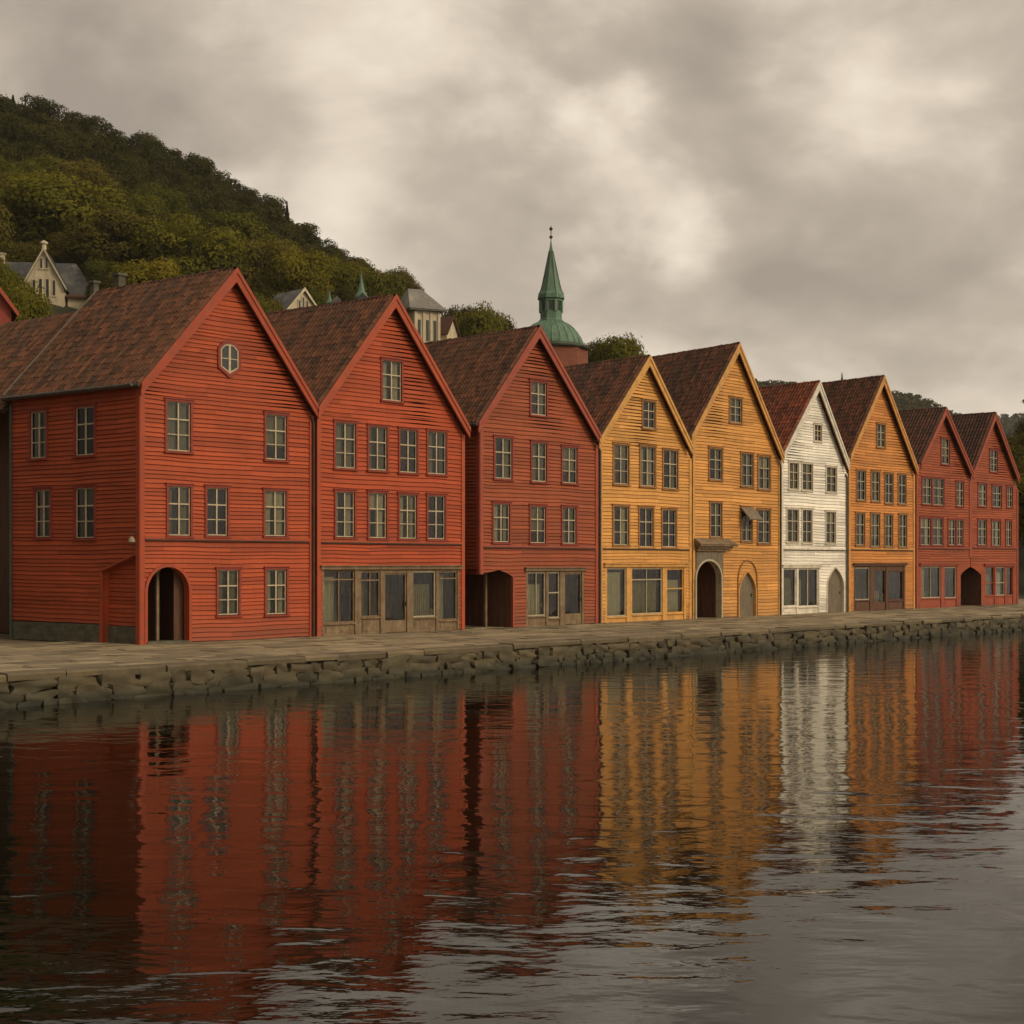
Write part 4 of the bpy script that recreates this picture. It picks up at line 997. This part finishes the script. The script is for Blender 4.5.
# slate-roofed house with two copper turrets
Yh = 186; X = bg_at(350, Yh); gz = ground_z(X, Yh)-2
e = empty('turreted_house', (X, Yh, gz)); tag(e, 'slate roofed house topped by two green copper turrets, behind the second red roof', 'house')
zt = zof(293.5, Yh)-gz
mb = MB(); mb.box(-3.6, 4.4, 0, 8, 0, zt-2.2); mb.build('wall', M['cream'], e)
mb = MB()
for cx, hw, dz in ((-1.6, 2.0, 0), (1.6, 2.4, .4)):
    o = [(cx-hw, zt-2.3), (cx+hw, zt-2.3), (cx, zt-.3+dz)]; mb.prism([(x, -.3, z) for x, z in o], [(x, 8.3, z) for x, z in o])
mb.build('roof', M['slate'], e)
for cx, zb_, zt_, r in ((bg_at(360.5, Yh)-X, zof(303, Yh)-gz, zof(269, Yh)-gz, .85), (bg_at(328.5, Yh)-X, zof(306, Yh)-gz, zof(287, Yh)-gz, .5)):
    H_ = zt_-zb_
    mb = MB(); mb.lathe([(r*.62, -1.5), (r*.62, H_*.16), (r*1.0, H_*.18), (r*.95, H_*.24), (r*.55, H_*.38), (r*.25, H_*.62), (r*.08, H_*.85), (0, H_)], (cx, 1, zb_), 8, rot=.2)
    mb.build('turret', M['copper'], e)
# tall cream house with a hipped grey roof
Yh = 180; X = bg_at(421, Yh); gz = ground_z(X, Yh)-2; k = Yh/F
e = empty('cream_house', (X, Yh, gz), R(24)); tag(e, 'tall cream house with a weathered grey hipped roof, between the second and third gables', 'house')
ze = zof(313, Yh)-gz; zr_ = zof(288, Yh)-gz
mb = MB(); mb.box(-1.5, 1.9, -1.6, 4.5, 0, ze); 
for x in (-1.45, -.4, .55, 1.5): mb.box(x, x+.28, -1.75, -1.603, 0, ze-.1)
mb.build('wall', M['cream'], e)
mb = MB(); x0, x1, y0, y1 = -2.3, 2.5, -2.3, 5.2; r0, r1 = (-1.3, 1.0), (.4, .9)
mb.box(x0+.1, x1-.1, y0+.1, y1-.1, ze+.002, ze+.16)
zz = ze+.165
mb.poly([(x0, y0, zz), (x1, y0, zz), (r1[0], r1[1], zr_), (r0[0], r0[1], zr_)]); mb.poly([(x1, y0, zz), (x1, y1, zz), (r1[0], r1[1], zr_)])
mb.poly([(x1, y1, zz), (x0, y1, zz), (r0[0], r0[1], zr_), (r1[0], r1[1], zr_)]); mb.poly([(x0, y1, zz), (x0, y0, zz), (r0[0], r0[1], zr_)])
mb.build('roof', M['slate_light'], e)
for x in (-.85, .2, 1.15):
    mb = MB(); mb.box(x-.14, x+.2, -1.66, -1.56, ze-3.6, ze-1.1); mb.build('window', M['darkwin'], e)
mb = MB(); mb.box(-2.9, -1.505, -.6, 4, 0, ze-.9); mb.build('side_wing', M['copper_dark'], e)
e, gz = gable_house('annex', 'low cream annex with a reddish roof, right of the tall cream house', 452, 184, R(62), 2.6, 3.2, zof(333, 184), zof(318, 184), 'cream', 'tile_brown')

# church tower
Yh = 172; X = bg_at(551, Yh); gz = ground_z(X, Yh)-1; k = Yh/F
e = empty('church_tower', (X, Yh, gz)); tag(e, 'church tower with green copper spire and dome on red brick, behind the third house', 'tower')
Z = lambda py: zof(py, Yh)-gz
c8_ = math.pi/8
mb = MB(); mb.lathe([(37*k, 0), (37*k, Z(351)), (0, Z(351))], (0, 0, 0), 8, rot=c8_+.35); mb.build('brick_base', M['brick'], e)
mb = MB(); mb.lathe([(35*k, Z(351)), (39*k, Z(350)), (39.5*k, Z(348.6)), (36*k, Z(347.6)), (33*k, Z(347.2)), (33*k, Z(345.5))], (0, 0, 0), 16, rot=.2); mb.build('cornice', M['copper_dark'], e)
dome = [(32.5*k, Z(346)), (32*k, Z(343)), (30*k, Z(338.5)), (27*k, Z(334)), (23*k, Z(329)), (18.5*k, Z(325.3)), (13*k, Z(322.5)), (12*k, Z(321.5))]
mb = MB(); mb.lathe(dome, (0, 0, 0), 24); dm = mb.build('dome', M['copper'], e)
mb = MB()
for j in range(24):
    an = 2*math.pi*j/24
    mb.tube([(r*math.cos(an)*1.004, r*math.sin(an)*1.004, z) for r, z in dome], .05, 4)
mb.build('dome_rib', M['copper'], dm)
mb = MB(); mb.lathe([(12.2*k, Z(323)), (12.6*k, Z(321)), (11.5*k, Z(319.5)), (11.5*k, Z(312)), (10.2*k, Z(312)), (10.2*k, Z(302.5)), (12.2*k, Z(302)), (12.2*k, Z(300)), (14.3*k, Z(299.2)), (14.3*k, Z(297.6)), (12.8*k, Z(297.4))], (0, 0, 0), 8, rot=c8_); ln_ = mb.build('lantern', M['copper'], e)
for j in range(8):
    an = 2*math.pi*j/8+c8_; r = 11.4*k
    mb = MB(); mb.box(-.16, .16, -.12, .12, Z(312.5), Z(301.5), lambda x, y, z, an=an, r=r: ((r+y)*math.cos(an)-x*math.sin(an), (r+y)*math.sin(an)+x*math.cos(an), z)); mb.build('column', M['copper'], ln_)
    an = 2*math.pi*(j+.5)/8+c8_; r = 10.2*k*math.cos(math.pi/8)
    mb = MB(); mb.box(-.24, .24, -.1, .03, Z(311), Z(303.6), lambda x, y, z, an=an, r=r: ((r+y)*math.cos(an)-x*math.sin(an), (r+y)*math.sin(an)+x*math.cos(an), z)); mb.build('opening', M['darkwin'], ln_)
mb = MB(); mb.lathe([(13.5*k, Z(297.6)), (13.6*k, Z(295.5)), (11.2*k, Z(291.5)), (9.2*k, Z(284)), (6.6*k, Z(272)), (4.2*k, Z(261)), (2.1*k, Z(251)), (1.0*k, Z(245)), (.5*k, Z(241))], (0, 0, 0), 8, rot=c8_); sp_ = mb.build('spire', M['copper'], e)
mb = MB()
for j in range(8):
    an = 2*math.pi*j/8+c8_
    mb.tube([(r*k*math.cos(an)*1.01, r*k*math.sin(an)*1.01, Z(y)) for r, y in ((13.6, 295.5), (11.2, 291.5), (9.2, 284), (6.6, 272), (4.2, 261), (2.1, 251))], .05, 4)
mb.build('spire_ridge', M['copper_dark'], sp_)
mb = MB(); mb.tube([(0, 0, Z(243)), (0, 0, Z(226))], .055, 6); mb.lathe([(0, Z(239)), (.2, Z(238)), (.2, Z(236.5)), (0, Z(235))], (0, 0, 0), 8); mb.lathe([(0, Z(231)), (.17, Z(230)), (.22, Z(228.5)), (0, Z(226.5))], (0, 0, 0), 8)
mb.build('finial', M['iron'], e)

# ------------------------------------------------------------------ trees
def crown_arrays(seed, n_leaf, size, rx, rz, lobes, flat=.35, conifer=False, zc=None):
    r = np.random.default_rng(seed)
    if conifer:
        h = r.random(n_leaf)**1.3; ang = r.random(n_leaf)*2*np.pi
        lay = 1-.28*((h*11) % 1.0)
        rad = rx*(1-h)*lay*(.55+.45*np.sqrt(r.random(n_leaf))) + .1
        P = np.stack([rad*np.cos(ang), rad*np.sin(ang), h*rz*2-rad*.25], 1)
        N = np.stack([np.cos(ang), np.sin(ang), .5+0*ang], 1)
        tint = r.random(n_leaf)*.8
    else:
        # lobes sit over the upper shell of an ellipsoid
        d = r.normal(size=(lobes, 3)); d[:, 2] = d[:, 2]*.85+.12; d /= np.linalg.norm(d, axis=1)[:, None]
        C = d*np.array([rx, rx, rz])*r.uniform(.45, .74, (lobes, 1)); LR = r.uniform(.30, .50, lobes)*rx
        lt = r.random(lobes)
        k = r.choice(lobes, n_leaf, p=(LR**2)/np.sum(LR**2))
        v = r.normal(size=(n_leaf, 3)); v /= np.linalg.norm(v, axis=1)[:, None]
        v[:, 2] = np.where(v[:, 2] < -.45, -v[:, 2], v[:, 2])
        sh = r.uniform(.66, 1.05, n_leaf) + (r.random(n_leaf) < .06)*.16
        P = C[k] + v*(LR[k]*sh)[:, None]*np.array([1, 1, .82])
        N = v + r.normal(size=(n_leaf, 3))*flat
        tint = np.clip(lt[k]*.60 + r.random(n_leaf)*.25 + .15*np.clip(v[:, 2], 0, 1), 0, 1)  # tops of the lobes tinted lighter: skylight put into the leaf colour
    N /= np.linalg.norm(N, axis=1)[:, None]
    up = np.array([0.13, .07, 1.0]); A = np.cross(N, up); A /= np.linalg.norm(A, axis=1)[:, None]+1e-6; B = np.cross(N, A)
    th = r.random(n_leaf)*6.28; A2 = A*np.cos(th)[:, None]+B*np.sin(th)[:, None]; B2 = -A*np.sin(th)[:, None]+B*np.cos(th)[:, None]
    s = (size*r.uniform(.55, 1.25, n_leaf))[:, None]
    V = np.stack([P-A2*s*.5, P-B2*s*.32+N*s*.08, P+A2*s*.5, P+B2*s*.32+N*s*.05], 1)
    return V.reshape(-1, 3), tint
def mesh_from(name, V, tint, m):
    nf = len(V)//4; me = bpy.data.meshes.new(name)
    me.vertices.add(len(V)); me.vertices.foreach_set('co', V.astype(np.float32).ravel())
    me.loops.add(nf*4); me.loops.foreach_set('vertex_index', np.arange(nf*4, dtype=np.int32))
    me.polygons.add(nf); me.polygons.foreach_set('loop_start', np.arange(0, nf*4, 4, dtype=np.int32))
    at = me.attributes.new('tint', 'FLOAT', 'FACE'); at.data.foreach_set('value', tint.astype(np.float32))
    me.materials.append(m); me.update(calc_edges=True)
    return me
def trunk_mesh(name, h, rz_c, spread, seed):
    mb = MB(); r = random.Random(seed)
    mb.tube([(0, 0, -1.5), (0, 0, h*.3), (.1, .05, h*.6), (0, .1, h+rz_c*.3)], [.42, .34, .26, .12], 8)
    for k in range(6):
        an = k*1.05+r.random(); z = h*r.uniform(.55, .95); l = spread*r.uniform(.5, .8)
        mb.tube([(0, 0, z), (math.cos(an)*l*.5, math.sin(an)*l*.5, z+l*.45), (math.cos(an)*l, math.sin(an)*l, z+l*.85)], [.16, .10, .04], 5)
    me = bpy.data.meshes.new(name); me.from_pydata(mb.v, [], mb.f); me.materials.append(M['bark']); me.update(); return me
protos = []
for i in range(4):
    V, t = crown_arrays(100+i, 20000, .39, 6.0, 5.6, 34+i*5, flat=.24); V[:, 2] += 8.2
    protos.append((V, t))
tm = trunk_mesh('trunk', 5.5, 4, 5.5, 3)
cmb = MB(); cmb.tube([(0, 0, -2), (0, 0, 4), (0, 0, 11)], [.28, .2, .05], 7); tmc = bpy.data.meshes.new('trunk'); tmc.from_pydata(cmb.v, [], cmb.f); tmc.materials.append(M['bark']); tmc.update()
crowns = {}
def crown_mesh(i, mk):
    if (i, mk) not in crowns: crowns[i, mk] = mesh_from('crown', protos[i][0], protos[i][1], M[mk])
    return crowns[i, mk]
con_V, con_t = crown_arrays(55, 7000, .5, 3.4, 6.2, 1, conifer=True); con_V[:, 2] += 1.5
con_me = mesh_from('crown', con_V, con_t, M['leaf_conifer'])
def tree(X, Y, s, kind, mk, label, group, z=None, sz=1.0):
    e = empty('conifer' if kind == 'c' else 'broadleaf_tree', (X, Y, (ground_z(X, Y) if z is None else z)), random.uniform(0, 6.28)); e.scale = (s, s, s*sz)
    tag(e, label, 'tree', group)
    t = bpy.data.objects.new('trunk', tmc if kind == 'c' else tm); COL.objects.link(t); t.parent = e
    c = bpy.data.objects.new('crown', con_me if kind == 'c' else crown_mesh(kind, mk)); COL.objects.link(c); c.parent = e
    return e
def tree_px(px, py_top, Y, s, kind, mk, label, group=None):
    """a tree whose top shows at (px, py_top), standing on the ground at distance Y"""
    X = bg_at(px, Y); g = ground_z(X, Y); top = zof(py_top, Y)
    h0 = (13.5 if kind == 'c' else 13.0)*s
    sz = max(.7, min(1.9, (top-g)/h0))
    z = top-h0*sz
    return tree(X, Y, s, kind, mk, label, group, z=min(z, g+.1) if z < g+3 else z, sz=sz)

spec = []
GL = 'broadleaf trees on the wooded hillside'
# big rounded crowns low on the hill, as they stand behind the roofs: (x, top y, distance, scale, kind, material, label)
for a in ((55, 179, 226, 1.95, 0, 'leaf_gold', 'largest rounded yellow-green tree on the slope, above the cream villa'),
          (120, 218, 214, 1.45, 1, 'leaf_olive', 'brownish rounded tree right of the largest tree above the cream villa'),
          (188, 222, 210, 1.4, 2, 'leaf_gold', 'green dome-shaped tree above the ridge of the red corner house'),
          (232, 214, 236, 1.4, 3, 'leaf', 'tree above and right of the dome-shaped green one'),
          (262, 240, 218, 1.25, 0, 'leaf_olive', 'olive tree left of the yellow tree, above the first gable peak'),
          (300, 257, 212, 1.05, 1, 'leaf_yellow', 'yellowest tree, low on the slope above the slate roofed gable'),
          (152, 262, 192, .95, 2, 'leaf_yellow', 'low yellowing tree behind the chimneys of the red corner house'),
          (330, 258, 224, 1.2, 2, 'leaf', 'green tree between the yellow tree and the copper turret'),
          (355, 262, 230, 1.1, 3, 'leaf_olive', 'tree directly behind the taller copper turret'),
          (382, 279, 226, 1.0, 1, 'leaf', 'tree left of the tall cream house with the grey hipped roof'),
          (398, 272, 300, .85, 0, 'leaf_olive', 'loose small tree at the lower end of the ridge, above the tall cream house'),
          (4, 272, 118, .60, 3, 'leaf', 'dark bushy tree in front of the cream villa at the left edge'),
          (22, 288, 112, .42, 0, 'leaf', 'small bush-like tree just under the cream villa gable'),
          (478, 306, 225, .85, 2, 'leaf', 'tree cluster left half, behind the roof of the third house'),
          (494, 318, 228, .75, 0, 'leaf_dark', 'lower tree nearer the spire, behind the roof of the third house'),
          (462, 312, 235, .8, 1, 'leaf_dark', 'dark tree beside the cream annex with the reddish roof'),
          (620, 334, 190, .80, 1, 'leaf', 'dense tree standing right of the church dome'),
          (597, 342, 196, .55, 3, 'leaf_dark', 'thin dark tree touching the church dome on its right'),
          (842, 374, 400, .42, 'c', None, 'lone pointed conifer above the ridge of the orange house'),
          (13, 96, 352, .7, 'c', None, 'single conifer standing out on the skyline at the left edge'),
          (287, 203, 344, .55, 'c', None, 'small pointed conifer on the skyline above the peak of the red corner house'),
          (170, 250, 212, .9, 3, 'leaf_olive', 'small olive tree behind the ridge of the red corner house'),
          (286, 276, 212, .8, 3, 'leaf', 'small tree left of the cream gable with slate roof')):
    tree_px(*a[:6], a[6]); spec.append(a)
# further trees down the slope
grp = [(x, y, s) for x, y, s in ()]
rr = random.Random(21); placed = []
tries = 0
while len(placed) < 115 and tries < 6000:
    tries += 1
    Y = rr.uniform(165, 262); px = rr.uniform(-130, 400); X = bg_at(px, Y)
    if any((X-a)**2+(Y-b)**2 < (7.8)**2 for a, b in placed): continue
    g = ground_z(X, Y); s = rr.uniform(.75, 1.15)
    ytop = HORIZON-(g+12.5*s-CAMZ)*F/Y
    if -20 < px < 105 and ytop < 318 and Y < 215: continue        # keep the villa and its garden open
    if 255 < px < 330 and Y < 205: continue
    if px > 330 and Y < 222: continue
    lim = np.interp(px, [0, 108, 228, 300, 400], [215, 225, 235, 262, 300])
    if ytop < lim-60: continue
    if any(Y < b[2]+8 and abs(px-b[0]) < 6.2*b[3]*F/b[2]+10 and ytop < b[1]+40*b[3] for b in spec if b[4] != 'c'): continue
    if any(math.hypot(X-bg_at(b[0], b[2]), Y-b[2]) < 5.5*(b[3]+.8) for b in spec): continue
    placed.append((X, Y))
    k = rr.randrange(4); mk = rr.choice(['leaf', 'leaf', 'leaf_dark', 'leaf_olive', 'leaf'])
    lab = {'leaf': 'green rounded tree in the woodland on the lower hillside', 'leaf_dark': 'dark green tree in the woodland on the lower hillside', 'leaf_olive': 'olive brown tree in the woodland on the lower hillside'}[mk]
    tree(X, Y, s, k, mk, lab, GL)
for k, (px, Y, yt, sc_) in enumerate(((106, 207, 262, .6), (118, 212, 252, .7), (20, 212, 244, .75), (-8, 210, 240, .8), (104, 190, 288, .42), (58, 220, 237, .8), (130, 200, 268, .6), (2, 196, 268, .4), (28, 186, 302, .35), (140, 216, 240, .7), (108, 196, 275, .5), (272, 182, 300, .45), (320, 196, 292, .5), (345, 200, 286, .55), (375, 205, 286, .6), (390, 202, 292, .5))):
    mk = ('leaf', 'leaf_dark', 'leaf_olive')[k % 3]
    tree_px(px, yt, Y, sc_, k % 4, mk, {'leaf': 'low green thicket tree between the hillside houses and the wood', 'leaf_dark': 'low dark thicket tree between the hillside houses and the wood', 'leaf_olive': 'low olive thicket tree between the hillside houses and the wood'}[mk], 'thicket round the hillside houses')
# wooded slope right of the last house
rr = random.Random(4); placed = []
tries = 0
while len(placed) < 46 and tries < 4000:
    tries += 1
    Y = rr.uniform(112, 235); X = (.338 + rr.uniform(0, .14))*Y + 1.0
    if any((X-a)**2+(Y-b)**2 < 5.6**2 for a, b in placed): continue
    placed.append((X, Y)); mk = rr.choice(['leaf_olive', 'leaf', 'leaf_dark', 'leaf_olive'])
    if Y > 175: tree(X, Y, rr.uniform(.8, 1.15), 'c', None, 'dark conifer on the slope beyond the last red house', 'conifers right of the row')
    else: tree(X, Y, rr.uniform(.6, .8), rr.randrange(4), mk, {'leaf': 'green tree beyond the last red house', 'leaf_olive': 'rusty olive tree beyond the last red house', 'leaf_dark': 'dark tree beyond the last red house'}[mk], 'trees right of the row')
# trees left of the first house
for X, Y, s, kd, mk, lb in ((-28.5, 70, .62, 1, 'leaf_dark', 'dark tree seen in the gap at the left edge, behind the plank shed'), (-34, 76, .7, 2, 'leaf', 'green tree further back at the left edge, behind the plank shed')):
    tree(X, Y, s, kd, mk, lb, None)

def wood(name, label, pts, m, leaves, size, rx, rz, seed, conifer_every=0, lift=.75):
    Vs, Ts = [], []; r = np.random.default_rng(seed)
    base = [crown_arrays(seed*50+i, leaves, size, rx, rz, 14) for i in range(6)]
    con = crown_arrays(seed*50+9, leaves, size*.6, rx*.85, rz*1.05, 1, conifer=True)
    for i, (X, Y, z, s) in enumerate(pts):
        if conifer_every and i % conifer_every == 0: V, t = con; off = 0
        else: V, t = base[i % 6]; off = rz*lift
        a = r.random()*6.28; c_, s_ = math.cos(a), math.sin(a)
        Q = V.copy(); Q[:, 0], Q[:, 1] = V[:, 0]*c_-V[:, 1]*s_, V[:, 0]*s_+V[:, 1]*c_
        Q *= s; Q += np.array([X, Y, z+off*s]); Vs.append(Q); Ts.append(np.clip(t*.5+r.random()*.5, 0, 1))
    o = bpy.data.objects.new(name, mesh_from(name, np.concatenate(Vs), np.concatenate(Ts), m)); COL.objects.link(o)
    tag(o, label, 'woodland', kind='stuff'); return o
# the closed wood on the upper hill, down to the skyline
rr = random.Random(8); pts = []
Y = 246
while Y < 376:
    X = bg_at(-190, Y)
    while X < bg_at(412, Y):
        x_, y_ = X+rr.uniform(-2, 2), Y+rr.uniform(-2, 2)
        pts.append((x_, y_, ground_z(x_, y_)+1.0, rr.uniform(.75, 1.15))); X += 7.2
    Y += 7.6
wood('hill_woodland', 'dense dark green wood covering the upper hillside up to the skyline', pts, M['leaf_dark'], 3000, .52, 5.2, 5.0, 3)

# ------------------------------------------------------------------ far hills
def far_hill(name, sky, D, thick, m, tree_h, label, spacing, seed):
    xs = [p[0] for p in sky]; ys = [p[1] for p in sky]
    H = lambda px: (HORIZON-float(np.interp(px, xs, ys)))*D/F + CAMZ - tree_h
    mb = MB(); n = 60; pxs = np.linspace(xs[0], xs[-1], n); rows = [(.0, -thick), (.35, -thick*.62), (.72, -thick*.3), (1., 0), (.8, thick*.5), (0, thick*1.5)]
    for px in pxs:
        for f, dy in rows: mb.v.append(((px-512)/F*D, D+dy, max(-.5, H(px)*f)))
    k = len(rows)
    for i in range(n-1):
        for j in range(k-1):
            mb.f.append((i*k+j, (i+1)*k+j, (i+1)*k+j+1, i*k+j+1)); mb.c.append(.5)
    tag(mb.build(name, M['soil'], smooth=True), kind='structure')
    pts = []; r = random.Random(seed)
    X = (xs[0]-512)/F*D
    while X < (xs[-1]-512)/F*D:
        dy = -thick*.62
        while dy < 10:
            x_, d_ = X+r.uniform(-3, 3), dy+r.uniform(-3, 3); px = 512+x_/D*F
            f = float(np.interp(d_, [-thick, -thick*.62, -thick*.3, 0], [0, .35, .72, 1])); pts.append((x_, D+d_, H(px)*f, r.uniform(.75, 1.15)))
            dy += spacing*1.2
        X += spacing
    wood('far_woodland', label, pts, m, 110, tree_h*.34, tree_h*.80, tree_h*.5, seed, conifer_every=37, lift=.1)
far_hill('hills', [(600, 400), (680, 380), (755, 373), (800, 376.5), (835, 382), (884, 382), (893, 384), (912, 387), (930, 393), (941, 401), (947, 405), (960, 407), (978, 411), (985, 415), (1010, 430), (1050, 455)], 1050, 260, M['leaf_dark'], 8,
         'dark wooded ridge far behind the white and orange houses', 7.5, 31)
far_hill('hills', [(860, 430), (950, 418), (975, 412), (995, 409), (1024, 408), (1060, 405), (1200, 400), (1400, 410)], 1700, 300, M['leaf_dark'], 10,
         'pale hazy wooded ridge farthest away at the right', 11, 32)

# ------------------------------------------------------------------ haze
mb = MB(); mb.box(-1300, 1500, -60, 2200, -1.0, 420)
m = bpy.data.materials.new('haze'); m.use_nodes = True; t = NT(m.node_tree); t.n.clear()
v = t.add('ShaderNodeVolumePrincipled', inp={'Color': (0.86, 0.84, 0.80, 1), 'Density': 0.00010, 'Anisotropy': 0.2})
t.l.new(v.outputs[0], t.add('ShaderNodeOutputMaterial').inputs['Volume'])
tag(mb.build('haze', m), 'thin even autumn haze over the harbour', 'haze', kind='stuff')
